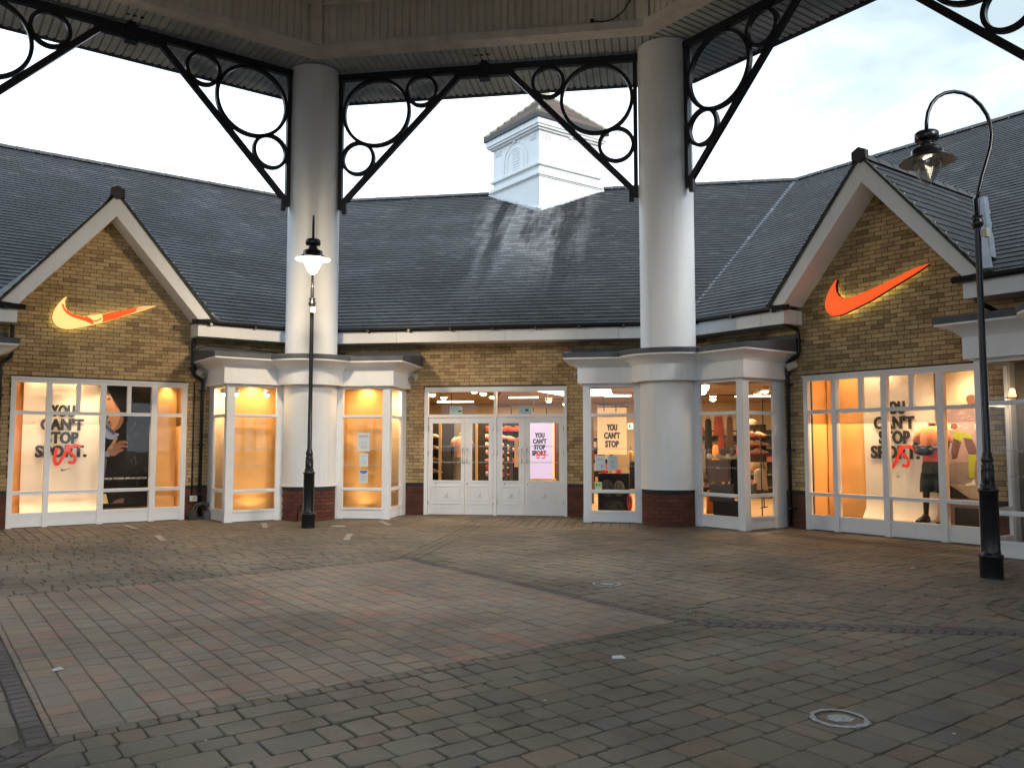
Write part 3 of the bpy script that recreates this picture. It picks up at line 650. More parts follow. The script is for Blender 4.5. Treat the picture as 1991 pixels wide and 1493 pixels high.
while u < 8.05:
    rg2.loft([[(u, RD - .15, RZ - .03), (u, RD - .07, RZ + .07), (u, RD, RZ + .1), (u, RD + .1, RZ + .04)], [(u + .44, RD - .145, RZ - .03), (u + .44, RD - .067, RZ + .062), (u + .44, RD, RZ + .092), (u + .44, RD + .1, RZ + .035)]][::-1], False, False); u += .448
RIDGEM = flat_mat("main_ridge_tile", (.062, .058, .055), .8, .4, 5, grime=(.10, .095, .07)); ra, rb_ = rg.mesh("ridge_tiles", RIDGEM), rg2.mesh("ridge_tiles", RIDGEM)
for k in (-2, -1, 0, 1, 2): put(ra if k == 0 else rb_, "ridge_tiles", roofs[k], kind="stuff")
fl = MB(); fl.box(-.12, .12, 0, .05, 0, .03)
# stepped lead soaker strip beside right gable
ls = MB(); random.seed(3)
pa, pb = Vector((1.72, 9.98, dz_roof(9.98) + .04)), Vector((.30, 13.05, dz_roof(13.05) + .04))
ptsL, ptsR = [], []
for i in range(15):
    t_ = i / 14; c = pa.lerp(pb, t_); w_ = .075 + random.uniform(-.012, .012); ptsL.append((c.x + .05 - w_, c.y, c.z + .01)); ptsR.append((c.x + .05 + w_, c.y, c.z))
ls.loft([ptsL, [(x, y, z + .025) for x, y, z in [tuple((Vector(a) + Vector(b)) / 2) for a, b in zip(ptsL, ptsR)]], ptsR], False, False); ls.build("lead_soaker", flat_mat("blue_grey_lead", (.085, .10, .13), .6, .35, 5), shop, rz=ang(1))

# ------------------------------------------------------------------ display windows and doors
GL_X = [(-1.47, -.985), (-.895, -.075), (.025, .845), (.955, 1.425)]; TOP_X = [(-1.47, -.985), (-.895, -.485), (-.415, -.075), (.025, .405), (.47, .845), (.955, 1.425)]
def window_frame():
    mb = MB(); d0, d1 = W - .03, W + .07
    mb.box(WU0, -1.47, d0, d1, 0, WZ); mb.box(1.425, WU1, d0, d1, 0, WZ); mb.box(-1.47, 1.425, d0 + .002, d1, 2.645, WZ - .002)
    mb.box(-1.47, 1.425, d0 + .004, d1, .215, .265)
    mb.box(WU0 - .012, WU1 + .012, d0 - .02, d0 - .001, WZ - .03, WZ + .012)
    return mb
wf_mesh = window_frame().mesh("display_window", WHITEF)
mull = MB(); mull.box(-.985, -.895, W - .045, W + .068, .0, 2.644); mull.box(.845, .955, W - .045, W + .068, .0, 2.644); mull.box(-.075, .025, W - .04, W + .068, 0.0, 2.644)
mull.box(-.485, -.415, W - .026, W + .06, 2.125, 2.644); mull.box(.405, .47, W - .026, W + .06, 2.125, 2.644)
mull_mesh = mull.mesh("mullions", WHITEF)
def rail_mesh(z0, z1):
    mb = MB()
    for a, b in GL_X: mb.box(a, b, W - .03, W + .06, z0, z1)
    for a, b in GL_X: mb.box(a, b, W - .045, W - .031, z1 - .022, z1 - .004)
    return mb.mesh("glazing_rail", WHITEF)
rails = [rail_mesh(2.06, 2.125), rail_mesh(.6, .66)]
kick = MB()
for a, b in GL_X: kick.box(a, b, W - .012, W + .05, .012, .12); kick.box(a, b, W - .012, W + .05, .128, .214); kick.box(a, b, W - .004, W + .045, .119, .129)
kick_mesh = kick.mesh("kick_panel", WHITEF)
pane_meshes = []
for row, xs in (((2.125, 2.645), TOP_X), ((.66, 2.06), GL_X), ((.265, .60), GL_X)):
    for a, b in xs:
        mb = MB(); mb.box(a - .002, b + .002, W + .02, W + .026, row[0] - .002, row[1] + .002); pane_meshes.append(mb.mesh("pane", GLASS))
for k in (-2, -1, 1, 2):
    w = put(wf_mesh, "display_window", shop, rz=ang(k)); put(mull_mesh, "mullions", w); put(kick_mesh, "kick_panel", w)
    for r in rails: put(r, "glazing_rail", w)
    for pm in pane_meshes: put(pm, "pane", w)
# doors
df = MB(); d0, d1 = W - .02, W + .09
df.box(-1.557, -1.475, d0, d1, 0, 2.634); df.box(1.48, 1.54, d0, d1, 0, 2.634); df.box(-1.545, 1.54, d0 + .002, d1, 2.635, 2.739); df.box(-1.475, 1.48, d0 + .002, d1, 2.085, 2.15); df.box(-.025, .035, d0 - .006, d1, 0, 2.634)
dframe = df.build("door_frame", WHITEF, shop)
for a, b in ((-1.475, -.025), (.035, 1.48)): MB().box(a, b, W + .03, W + .036, 2.15, 2.635).build("pane", GLASS, dframe)
leaves = [(-1.47, -.665, -1.38, -.745, -.70), (-.655, -.03, -.51, -.14, -.60), (.04, .635, .15, .51, .585), (.645, 1.475, .75, 1.372, .69)]
for (a, b, g0, g1, hx) in leaves:
    mb = MB(); e0, e1 = W + .004, W + .05; zt = 2.078
    mb.box(a, g0, e0, e1, .012, zt); mb.box(g1, b, e0, e1, .012, zt); mb.box(g0, g1, e0 + .001, e1, 1.96, zt - .001); mb.box(g0, g1, e0 + .001, e1, .012, .735)
    mb.box(g0 - .006, g1 + .006, e0 - .012, e0 - .0005, .70, .735)
    x0, x1 = a + .075, b - .075
    for (p, q, r, s) in ((x0, x1, .60, .625), (x0, x1, .235, .26), (x0, x0 + .02, .26, .60), (x1 - .02, x1, .26, .60)): mb.box(p, q, e0 - .013, e0 - .0005, r, s)
    mb.box(x0 + .05, x1 - .05, e0 - .008, e0 - .0005, .30, .56); mb.box(a + .03, b - .03, e0 - .004, e0 - .0005, .15, .16)
    leaf = mb.build("door_leaf", WHITEF, shop)
    MB().box(g0 - .002, g1 + .002, W + .022, W + .028, .735, 1.96).build("pane", GLASS, leaf)
    hb = MB(); hb.tube([(hx, W + .002, 1.12), (hx, W - .05, 1.12), (hx, W - .05, 1.42), (hx, W + .002, 1.42)], .009, 8); hb.lathe([(.016, 1.11), (.016, 1.13)], (hx, W - .004), 10); hb.build("door_handle", STEEL, leaf)
    sail = MB(); cx = (a + b) / 2; sail.prism([(cx - .07, .37), (cx + .07, .37), (cx + .05, .385), (cx - .05, .385)], e0 - .011, e0 - .0085); sail.prism([(cx - .04, .39), (cx + .045, .39), (cx + .04, .48)], e0 - .011, e0 - .0085); sail.build("sail_emblem", colm("emblem_grey", (.60, .62, .65)), leaf)
    lk = MB(); lx = a + .17 if hx > a + .4 else a + .05; lk.lathe([(.0, 0), (.012, 0), (.012, .001)], (lx, 0), 8); MB().box(lx - .008, lx + .008, e0 - .004, e0 + .001, .655, .68).build("keyhole", BLACKP, leaf)
    hs = a + .003 if hx > a + .4 else b - .003
    hg = MB()
    for z in (.28, 1.32, 1.85): hg.tube([(hs, W - .001, z - .055), (hs, W - .001, z + .055)], .011, 8)
    hg.build("hinges", STEEL, leaf)
def dots(parent, k, xs, d, z, n_per=.028, vert=.028):
    mb = MB()
    for a, b in xs:
        u = a + .012
        while u < b - .012: mb.box(u, u + .011, d - .001, d, z - vert / 2, z + vert / 2); u += n_per
    return mb
dots(None, 0, [(l[2], l[3]) for l in leaves], W + .0215, 1.465).add([], []).build("manifestation_dots", colm("frost_white", (.5, .5, .48)), dframe)
dots(None, 0, [(l[2], l[3]) for l in leaves], W + .0215, 1.125).build("manifestation_dots", colm("frost_white", (.5, .5, .48)), dframe)

# ------------------------------------------------------------------ bay windows round the columns
BFACE = .115
def wing(e, b, sg):                                               # wing coordinates to the vertex frame (y outward)
    return rot2((sg * e, b), -sg * radians(22.5))
def bay_path(o, na=14):
    pts = []; r = .60 + o; b = BFACE - o; e = sqrt(max(r * r - b * b, .01))
    R = [wing(1.655 + o, 1.315, 1), wing(1.655 + o, b, 1), wing(e, b, 1)]
    L = [(-x, y) for x, y in R]
    a1 = atan2(R[2][1], R[2][0]); a0 = atan2(L[2][1], L[2][0])
    if a0 > 0: a0 -= 2 * pi
    arc = [(r * cos(a0 + (a1 - a0) * i / na), r * sin(a0 + (a1 - a0) * i / na)) for i in range(1, na)]
    return L + arc + R[::-1]
def loft_path(mb, specs, smooth=False): mb.loft([[(x, y, z) for x, y in bay_path(o)] for o, z in specs], False, smooth, False)
def wbox(mb, sg, e0, e1, b0, b1, z0, z1):
    c = [wing(e0, b0, sg), wing(e1, b0, sg), wing(e1, b1, sg), wing(e0, b1, sg)]
    if sg < 0: c = c[::-1]
    mb.slab(c, z0, z1)
ent = MB(); loft_path(ent, [(0.0, 2.70), (.10, 2.695), (.10, 3.0), (.105, 3.004)])
cov = MB(); loft_path(cov, [(.105, 3.0), (.13, 3.035), (.18, 3.08), (.25, 3.12), (.33, 3.15), (.345, 3.152), (.36, 3.155), (.36, 3.185)])
lead = MB(); loft_path(lead, [(.35, 3.186), (.372, 3.187), (.372, 3.27), (.365, 3.278)])
top = [(x, y, 3.278) for x, y in bay_path(.365)]; n = len(top); wall_pts = []
for i, (x, y, z) in enumerate(top):
    if i == 0 or i == 1: q = wing(1.655 + .365, 1.312, -1)
    elif i == n - 1 or i == n - 2: q = wing(1.655 + .365, 1.312, 1)
    else:
        t_ = (i - 2) / (n - 5); a_, b_, c_ = wing(.9, 1.312, -1), (0, 1.42), wing(.9, 1.312, 1); q = (a_[0] + (b_[0] - a_[0]) * t_ * 2, a_[1] + (b_[1] - a_[1]) * t_ * 2) if t_ < .5 else (b_[0] + (c_[0] - b_[0]) * (t_ * 2 - 1), b_[1] + (c_[1] - b_[1]) * (t_ * 2 - 1))
    wall_pts.append((q[0], q[1], 3.43))
lead.loft([top, wall_pts], False, False, False)
for sg in (1, -1):
    wbox(lead, sg, .3, 1.98, 1.295, 1.313, 3.40, 3.52)
    for e_ in (.9, 1.45): wbox(lead, sg, e_ - .012, e_ + .012, -.2, -.19, 3.2, 3.285)
jt = MB()
for sg in (1, -1):
    for e_ in (.62,): wbox(jt, sg, e_ - .002, e_ + .002, BFACE - .1015, BFACE - .0985, 2.70, 3.0)
post_mb = MB(); frame_mb = MB(); panes = []; kick_mb = MB(); rail_mb = MB()
def glz(sg, plane, lo, hi, z0, z1):
    mb = MB()
    if plane == 'f': wbox(mb, sg, lo, hi, BFACE + .03, BFACE + .036, z0, z1)
    else: wbox(mb, sg, 1.655 - .036, 1.655 - .03, lo, hi, z0, z1)
    panes.append(mb.mesh("pane", GLASS))
for sg in (1, -1):
    wbox(post_mb, sg, 1.53, 1.657, BFACE - .002, BFACE + .125, 0, 2.70)                # corner post
    wbox(post_mb, sg, 1.50, 1.531, BFACE + .006, BFACE + .06, 0, 2.70); wbox(post_mb, sg, 1.60, 1.651, BFACE + .124, BFACE + .17, 0, 2.70)
    wbox(post_mb, sg, 1.56, 1.662, BFACE - .006, BFACE + .1, .0, .16)
    wbox(post_mb, sg, .595, .665, BFACE + .002, BFACE + .06, 0, 2.70)
    wbox(post_mb, sg, .50, .596, BFACE - .006, BFACE + .09, 0, 2.70)
    wbox(post_mb, sg, 1.585, 1.655, 1.02, 1.314, 0, 2.70); wbox(post_mb, sg, 1.595, 1.648, .985, 1.021, 0, 2.70)
    wbox(frame_mb, sg, .665, 1.50, BFACE + .008, BFACE + .055, 2.64, 2.70); wbox(frame_mb, sg, 1.60, 1.65, .285, .985, 2.64, 2.70)
    for z0, z1 in ((2.045, 2.105), (.565, .63)):
        wbox(rail_mb, sg, .665, 1.50, BFACE + .004, BFACE + .055, z0, z1); wbox(rail_mb, sg, 1.60, 1.652, .285, .985, z0, z1)
        wbox(rail_mb, sg, .665, 1.50, BFACE - .012, BFACE + .003, z0 + .012, z1 - .012)
    wbox(rail_mb, sg, .665, 1.50, BFACE - .012, BFACE + .055, .19, .23); wbox(rail_mb, sg, 1.60, 1.672, .285, .985, .19, .23)
    for z0, z1 in ((.01, .095), (.102, .189)): wbox(kick_mb, sg, .665, 1.50, BFACE + .01, BFACE + .05, z0, z1); wbox(kick_mb, sg, 1.605, 1.645, .285, .985, z0, z1)
    wbox(kick_mb, sg, .666, 1.499, BFACE + .018, BFACE + .045, .09, .11); wbox(kick_mb, sg, 1.61, 1.637, .286, .984, .09, .11)
    for z0, z1 in ((2.105, 2.64), (.63, 2.045), (.23, .565)): glz(sg, 'f', .663, 1.502, z0, z1); glz(sg, 's', .283, .987, z0, z1)
drum = MB(); drum.lathe([(.545, .665), (.548, .68), (.548, 2.71)], n=40)
plin = MB(); plin.lathe([(.51, 0), (.51, .662)], n=32)
ubr = {}
ang_b = .228 / .535
for kd, L in (('r', .217), ('b', .217)):
    mb = MB(); a = L / .535 / 2; n_ = 3; rr_ = []
    for (r, z0, z1) in ((.505, 0, .065), (.530, 0, .065), (.533, .004, .061)):
        rr_.append(None)
    ring0 = [(.505, 0), (.530, 0), (.533, .004), (.533, .061), (.530, .065), (.505, .065)]
    mb.loft([[(r * sin(-a + 2 * a * i / n_), -r * cos(-a + 2 * a * i / n_), z) for r, z in ring0] for i in range(n_ + 1)][::-1], True, False)
    ubr[kd] = mb.mesh("brick", BM[kd])
capf = MB(); capf.lathe([(.5, .662), (.556, .664), (.556, .69), (.549, .70)], n=40)
bay_meshes = dict(entablature=ent.mesh("entablature", WHITE), cornice=cov.mesh("cornice", WHITE), lead_roof=lead.mesh("lead_roof", LEADM), posts=post_mb.mesh("posts", WHITEF), head_frame=frame_mb.mesh("head_frame", WHITEF),
                  glazing_rails=rail_mb.mesh("glazing_rails", WHITEF), kick_panel=kick_mb.mesh("kick_panel", WHITEF), drum=drum.mesh("drum", RENDER), plinth=plin.mesh("plinth", MORTAR), entablature_joint=jt.mesh("entablature_joint", colm("joint_grey", (.3, .3, .3))), drum_rim=capf.mesh("drum_rim", RENDER))
bays = {}
for j, lab in ((0, "white bay window wrapped round the column right of the doors"), (-1, "white bay window wrapped round the column left of the doors"), (1, "white bay window cut by the right edge beyond the black lamp post"), (-2, "white bay window at the far left, only its lead roof edge in view")):
    x, y = rot2((0, RV), vang(j)); t = thing("bay_window", lab, "bay window", (x, y, 0), vang(j), "bay windows at the foot of the columns"); bays[j] = t
    for nm, me in bay_meshes.items(): put(me, nm, t)
    for pm in panes: put(pm, "pane", t)
    pl = [c for c in t.children if c.name.startswith("plinth")][0]
    for c in range(9):
        kd = 'b' if c == 8 else 'r'
        for i in range(7): put(ubr[kd], "brick", pl, (0, 0, .003 + c * .0735), ((i - 3) + (.5 if c % 2 else 0)) * ang_b + radians(0))

# ------------------------------------------------------------------ canopy over the court
can = thing("octagonal_canopy", "dark octagonal canopy on tall white columns with black ring-pattern brackets over the court", "canopy")
SH = .525
shaft = MB(); shaft.lathe([(SH + .03, 3.24), (SH + .03, 3.29), (SH, 3.30), (SH, 9.30)], n=48)
for dz in (4.9, 6.6, 8.2): pass
sh_mesh = shaft.mesh("column", RENDER); full = MB(); full.lathe([(SH, 0), (SH, 9.30)], n=40); full_mesh = full.mesh("column", RENDER)
for j in range(-4, 4):
    x, y = rot2((0, RV), vang(j)); put(sh_mesh if j in (-2, -1, 0, 1) else full_mesh, "column", can, (x, y, 0), vang(j))
for j, nm in ((2, None), (3, None)): pass
CZ = 9.32; DI_, DO_ = 8.08, 10.30; LW = 7.80
sof = MB(); pitch = .147
def corr(mb, fn, u0, u1):                                          # trapezoid profile: list of (u, depth)
    prof = []; n = int((u1 - u0) / pitch); p = (u1 - u0) / n
    for i in range(n): a = u0 + i * p; prof += [(a, 0), (a + p * .62, 0), (a + p * .70, .028), (a + p * .92, .028)]
    prof.append((u1, 0)); return prof
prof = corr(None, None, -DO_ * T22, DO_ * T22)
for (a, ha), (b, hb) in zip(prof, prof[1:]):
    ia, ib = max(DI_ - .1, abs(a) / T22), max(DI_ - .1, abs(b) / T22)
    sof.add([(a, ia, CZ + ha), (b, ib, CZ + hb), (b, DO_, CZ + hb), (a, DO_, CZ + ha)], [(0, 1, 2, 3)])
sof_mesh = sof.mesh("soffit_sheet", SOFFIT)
cl = MB(); prof = corr(None, None, -LW * T22, LW * T22)
for (a, ha), (b, hb) in zip(prof, prof[1:]): cl.add([(a, LW + ha, CZ + .1), (b, LW + hb, CZ + .1), (b, LW + hb, 13.0), (a, LW + ha, 13.0)], [(0, 1, 2, 3)])
cl_mesh = cl.mesh("lantern_cladding", CLAD)
lg = MB(); LA, LB = LW - .03, DI_ + .02
lg.hexa([(-LA * T22, LA, CZ - .02), (LA * T22, LA, CZ - .02), (LB * T22, LB, CZ - .02), (-LB * T22, LB, CZ - .02)], [(-LA * T22, LA, CZ + .12), (LA * T22, LA, CZ + .12), (LB * T22, LB, CZ + .12), (-LB * T22, LB, CZ + .12)])
lg.hexa([(-(LA - .0) * T22, LA + .01, CZ + .12), ((LA - .0) * T22, LA + .01, CZ + .12), ((LA + .08) * T22, LA + .09, CZ + .12), (-(LA + .08) * T22, LA + .09, CZ + .12)], [(-(LA) * T22, LA + .035, CZ + .17), ((LA) * T22, LA + .035, CZ + .17), ((LA + .08) * T22, LA + .06, CZ + .17), (-(LA + .08) * T22, LA + .06, CZ + .17)])
lg_mesh = lg.mesh("ledge_trim", LEDGE)
bt = MB(); bt.box(-LW * T22 + .15, LW * T22 - .15, LW - .05, LW - .003, 10.24, 10.31); bt_mesh = bt.mesh("cladding_batten", LEDGE)
fs = MB(); fs.hexa([(-DO_ * T22, DO_, CZ - .015), (DO_ * T22, DO_, CZ - .015), ((DO_ + .12) * T22, DO_ + .12, CZ - .015), (-(DO_ + .12) * T22, DO_ + .12, CZ - .015)], [(-DO_ * T22, DO_, CZ + .12), (DO_ * T22, DO_, CZ + .12), ((DO_ + .12) * T22, DO_ + .12, CZ + .12), (-(DO_ + .12) * T22, DO_ + .12, CZ + .12)])
u = -DO_ * T22 + .1
while u < DO_ * T22 - .1: fs.box(u - .02, u + .02, DO_ - .05, DO_ - .002, CZ - .02, CZ - .001); u += .294
fs_mesh = fs.mesh("eaves_trim", colm("dark_trim", (.035, .036, .042), .6))
rf = MB(); rf.add([(-(DO_ + .12) * T22, DO_ + .12, CZ + .1), ((DO_ + .12) * T22, DO_ + .12, CZ + .1), (LW * T22 + .05, LW + .12, 10.9), (-LW * T22 - .05, LW + .12, 10.9), (LW * T22 + .05, LW + .12, 13.02), (-LW * T22 - .05, LW + .12, 13.02), (0, 0, 16.0)], [(0, 1, 2, 3), (3, 2, 4, 5), (5, 4, 6)]); rf_mesh = rf.mesh("roof_panel", SLATE)
ins = MB(); ins.add([(-LW * T22 - .03, LW + .02, 13.0), (LW * T22 + .03, LW + .02, 13.0), (0, 0, 15.8)], [(0, 1, 2)]); ins_mesh = ins.mesh("ceiling_panel", CLAD)
# ring beam and joint box
bm = MB(); BZ = 9.24; e = H - SH * .9
bm.box(-e, e, A - .055, A + .055, BZ - .135, BZ); bm.box(-.62, .62, A - .06, A + .06, BZ - .24, BZ - .134); bm.box(-.105, .105, A - .10, A + .10, BZ - .30, BZ + .01); bm.box(-.06, .06, A - .05, A + .05, BZ + .008, CZ)
bm_mesh = bm.mesh("ring_beam", BLACK)
plates = MB()
for u in (-.12, 0, .12): plates.box(u - .03, u + .03, A - .32, A - .27, CZ - .008, CZ + .004)
pl_mesh = plates.mesh("fixing_plates", BLACK)
def bracket(sg):
    parts = {}
    X = lambda u: sg * u
    mb = MB(); a, b = sorted((X(H - SH - .095), X(H - SH - .012))); mb.box(a, b, A - .05, A + .05, 6.36, BZ - .136); a2, b2 = sorted((X(H - SH - .19), X(H - SH - .096))); mb.box(a2, b2, A - .04, A + .04, 6.27, 6.58); parts["leg"] = [mb]
    mb = MB(); p0, p1 = Vector((X(H - SH - .13), 0, 6.52)), Vector((X(.56), 0, 9.02)); v = (p1 - p0).normalized(); n = Vector((-v.z, 0, v.x)) * .056
    for off in (0,): mb.prism([(q.x, q.z) for q in ((p0 - n, p1 - n, p1 + n, p0 + n) if sg < 0 else (p0 + n, p1 + n, p1 - n, p0 - n))], A - .045, A + .045)
    parts["strut"] = [mb]; parts["ring"] = []
    for (cu, cz, r) in ((2.28, 8.385, .70), (1.31, 8.79, .31), (2.665, 7.43, .33)):
        mb = MB(); rings = []
        for i in range(48):
            w = 2 * pi * i / 48; rings.append([(X(cu + q * cos(w)), A + yy, cz + q * sin(w)) for q, yy in ((r - .034, -.045), (r + .034, -.045), (r + .034, .045), (r - .034, .045))])
        rings.append(rings[0]); mb.loft(rings, True, False, False); parts["ring"].append(mb)
    return {k: [m.mesh(k, BLACK) for m in v] for k, v in parts.items()}
BR = {sg: bracket(sg) for sg in (1, -1)}
for k in range(-3, 5):
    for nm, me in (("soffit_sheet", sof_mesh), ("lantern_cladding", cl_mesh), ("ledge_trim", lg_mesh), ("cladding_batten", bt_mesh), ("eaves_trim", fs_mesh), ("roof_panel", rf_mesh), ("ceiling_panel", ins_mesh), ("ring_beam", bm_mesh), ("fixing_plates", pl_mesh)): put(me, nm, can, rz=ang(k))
    for sg in (1, -1):
        b = put(BR[sg]["strut"][0], "bracket", can, rz=ang(k)); put(BR[sg]["leg"][0], "leg", b)
        for r in BR[sg]["ring"]: put(r, "ring", b)
pst = MB(); r0 = LW / c22; pst.box(-.09, .09, r0 - .13, r0 - .02, 9.93, 13); pst_mesh = pst.mesh("corner_post", LEDGE); pst2 = MB(); pst2.box(-.11, .11, r0 - .09, r0 - .0, 9.45, 13); pst2_mesh = pst2.mesh("corner_flashing", CLAD)
for j in range(-4, 4): put(pst_mesh, "corner_post", can, rz=vang(j)); put(pst2_mesh, "corner_flashing", can, rz=vang(j))
cb = MB(); kk = lambda u, z: (u, LW - .02, z)
cb.tube([kk(2.25, 9.50), kk(2.45, 9.47), kk(2.65, 9.50), kk(2.85, 9.65), kk(3.0, 9.9), kk(3.08, 10.2), kk(3.15, 10.6)], .012, 6); cb.box(2.22, 2.29, LW - .05, LW - .003, 9.47, 9.53); cb.build("loose_cable", BLACKP, can)
x, y = rot2((0, RV - .42), vang(0)); cbx = MB(); cbx.lathe([(0, 9.33), (.075, 9.33), (.075, 9.24), (.05, 9.2), (0, 9.19)][::-1], n=14); cbx.build("dome_detector", BLACKP, can, (x, y, 0))

# ------------------------------------------------------------------ street lamps
def lamp_post():
    t = thing("street_lamp", "tall black lamp post with curved hook arm", "street lamp")
    mb = MB(); mb.lathe([(.122, 0), (.122, .235), (.13, .24), (.13, .262), (.105, .275), (.100, .31), (.098, .97), (.112, .985), (.112, 1.0), (.098, 1.01), (.078, 1.03), (.085, 1.045), (.085, 1.06), (.066, 1.075), (.064, 1.24), (.070, 1.27), (.055, 1.30), (.066, 1.33), (.066, 1.36), (.05, 1.39), (.055, 1.41), (.043, 1.43), (.037, 2.5), (.034, 4.08)], n=28); mb.build("post", LAMPBK, t)
    for z in (1.0,):
        fl_ = MB()
        for i in range(12): a = 2 * pi * i / 12; fl_.tube([(.064 * cos(a), .064 * sin(a), 1.08), (.064 * cos(a), .064 * sin(a), 1.23)], .007, 5)
        fl_.build("fluting", LAMPBK, t)
    mb = MB(); mb.lathe([(.034, 4.05), (.055, 4.07), (.066, 4.10), (.062, 4.14), (.045, 4.17), (.06, 4.185), (.06, 4.2), (.033, 4.215), (.033, 4.40), (.028, 4.41), (.0, 4.411)], n=20); mb.build("collar", LAMPBK, t)
    P = [(0, 4.38), (.035, 4.5), (.09, 4.68), (.165, 4.87), (.225, 5.04), (.252, 5.19), (.245, 5.32), (.20, 5.44), (.115, 5.55), (0, 5.635), (-.125, 5.675), (-.255, 5.68), (-.38, 5.65), (-.49, 5.59), (-.575, 5.50), (-.63, 5.39), (-.655, 5.27), (-.66, 5.14)]
    mb = MB(); mb.tube([(0, r_, z_) for r_, z_ in P], .0225, 10, up=(1, 0, 0)); mb.build("hook_arm", LAMPBK, t)
    c = (0, -.66)
    mb = MB(); mb.lathe([(.0, 5.165), (.03, 5.165), (.115, 5.15), (.13, 5.135), (.13, 5.06), (.12, 5.05), (.07, 5.045), (.065, 5.02), (.08, 5.0), (.085, 4.985), (.07, 4.975), (.10, 4.96), (.165, 4.945), (.172, 4.93), (.172, 4.875), (.20, 4.865), (.305, 4.80), (.308, 4.792)], c, 32); mb.build("lantern_hood", LAMPBK, t)
    mb = MB(); mb.lathe([(.308, 4.791), (.20, 4.853), (.13, 4.862), (.0, 4.865)], c, 32); ref = mb.build("reflector", flat_mat("brown_reflector" , (.48, .45, .41), .5, .2, 9) if "brown_reflector" not in MATS else MATS["brown_reflector"], t)
    prof = [(.150, 4.86), (.160, 4.82), (.158, 4.76), (.140, 4.69), (.108, 4.62), (.07, 4.565), (.035, 4.53), (.0, 4.515)]
    mb = MB(); mb.lathe(prof, c, 28); gl_ = mb.build("globe", GLOBE, t)
    return t, gl_
lampR, glR = lamp_post()
rp = 7.60
for j, lamp in ((1, lampR),): x, y = rot2((0, rp), vang(j)); lamp.location = (x, y, 0); lamp.rotation_euler.z = vang(j)
lampL = copy_tree(lampR); x, y = rot2((0, rp), vang(-1)); lampL.location = (x, y, 0); lampL.rotation_euler.z = vang(-1)
for c in list(lampL.children):
    if c.name.startswith("globe"): m_ = c.data.copy(); m_.materials.clear(); m_.materials.append(GLOW_E); c.data = m_
    if c.name.startswith("reflector"): m_ = c.data.copy(); m_.materials.clear(); m_.materials.append(colm("lit_white_reflector", (.75, .70, .62), .5)); c.data = m_
tag(lampR, "unlit black hook-armed lamp post with clear glass globe on the right", "street lamp", "hook-armed lamp posts of the court")
tag(lampL, "lit black lamp post standing in front of the left white column", "street lamp", "hook-armed lamp posts of the court")
led = MB()
for i in range(6): led.box(-.06 + i * .022, -.048 + i * .022, -.668, -.652, 4.845, 4.860)
led.build("led_strip", TUBE_E, lampR)
light('POINT', lampL, (0, -.66, 4.40), 125, (1.0, .80, .55), .10, name="lantern_light")
for lamp, rz_, lab in ((lampR, 1.9, "small cream sensor box clipped to the right lamp post below its collar"), (lampL, 0.2, "small cream sensor box clipped to the left lamp post below its collar")):
    b = thing("sensor_box", lab, "sensor box", (lamp.location.x, lamp.location.y, 3.98), lamp.rotation_euler.z + rz_, "cream boxes on the lamp posts")
    mb = MB(); mb.box(-.015, .015, -.07, -.036, -.03, .04); mb.build("mount", CREAMC, b); mb = MB(); mb.hexa([(-.045, -.125, -.055), (.04, -.125, -.05), (.04, -.072, -.05), (-.045, -.072, -.055)], [(-.04, -.12, .05), (.04, -.12, .05), (.04, -.072, .045), (-.04, -.072, .045)]); mb.build("housing", CREAMC, b)

# ------------------------------------------------------------------ roof cupola
cup = thing("roof_cupola", "white square cupola with pyramid roof sitting cornerwise on the roof ridge", "cupola", (.07, 19.25, 8.4), radians(45))
TW = 1.80 * r45 * sqrt(2) / sqrt(2)
TW = 1.80 * r45
CW = flat_mat("cupola_white_boards", (.78, .80, .80), .5, .04, 1.5, grime=(.5, .47, .4))
mb = MB(); mb.box(-TW, TW, -TW, TW, 0, 1.48); mb.box(-TW + .03, TW - .03, -TW + .03, TW - .03, 1.48, 3.2); mb.build("tower_wall", CW, cup)
def band(o, z0, z1, nm, mat=CW): m = MB(); m.box(-TW - o, TW + o, -TW - o, TW + o, z0, z1); return m.build(nm, mat, cup)
band(.03, 1.375, 1.415, "band_moulding"); band(.075, 1.415, 1.50, "band_moulding"); band(.035, 1.50, 1.55, "band_moulding"); band(.055, 1.745, 1.80, "band_moulding"); band(.02, 1.80, 1.85, "band_moulding")
band(.05, 2.86, 2.92, "cornice"); band(.12, 2.92, 2.99, "cornice"); band(.16, 2.99, 3.17, "cornice"); band(.215, 3.172, 3.30, "gutter", BLACKP)
TE = TW + .20
rmat = piece_mat("cupola_tile", [(0, (.115, .085, .07)), (1, (.19, .125, .10))], grain=30, dirt_scale=2, dirt=(.6, .6, .6))
rm_ = MB(); rm_.add([(-TE, -TE, 3.30), (TE, -TE, 3.30), (TE, TE, 3.30), (-TE, TE, 3.30), (0, 0, 4.68)], [(0, 1, 4), (1, 2, 4), (2, 3, 4), (3, 0, 4)]); rm_.build("pyramid_roof", rmat, cup)
tl = MB()
for q in range(4):
    for i in range(11):
        t0, t1 = i / 11, (i + 1) / 11; w0, w1 = TE * (1 - t0), TE * (1 - t1); z0, z1 = 3.305 + 1.38 * t0, 3.305 + 1.38 * t1
        a = q * pi / 2; P = [(-w0, -w0, z0 + .025), (w0, -w0, z0 + .025), (w1, -w1, z1 + .006), (-w1, -w1, z1 + .006), (-w0, -w0, z0), (w0, -w0, z0)]
        tl.add([(*rot2((x_, y_), a), z_) for x_, y_, z_ in P], [(0, 1, 2, 3), (4, 5, 1, 0)])
tl.build("roof_tiles", rmat, cup, kind="stuff")
hp = MB()
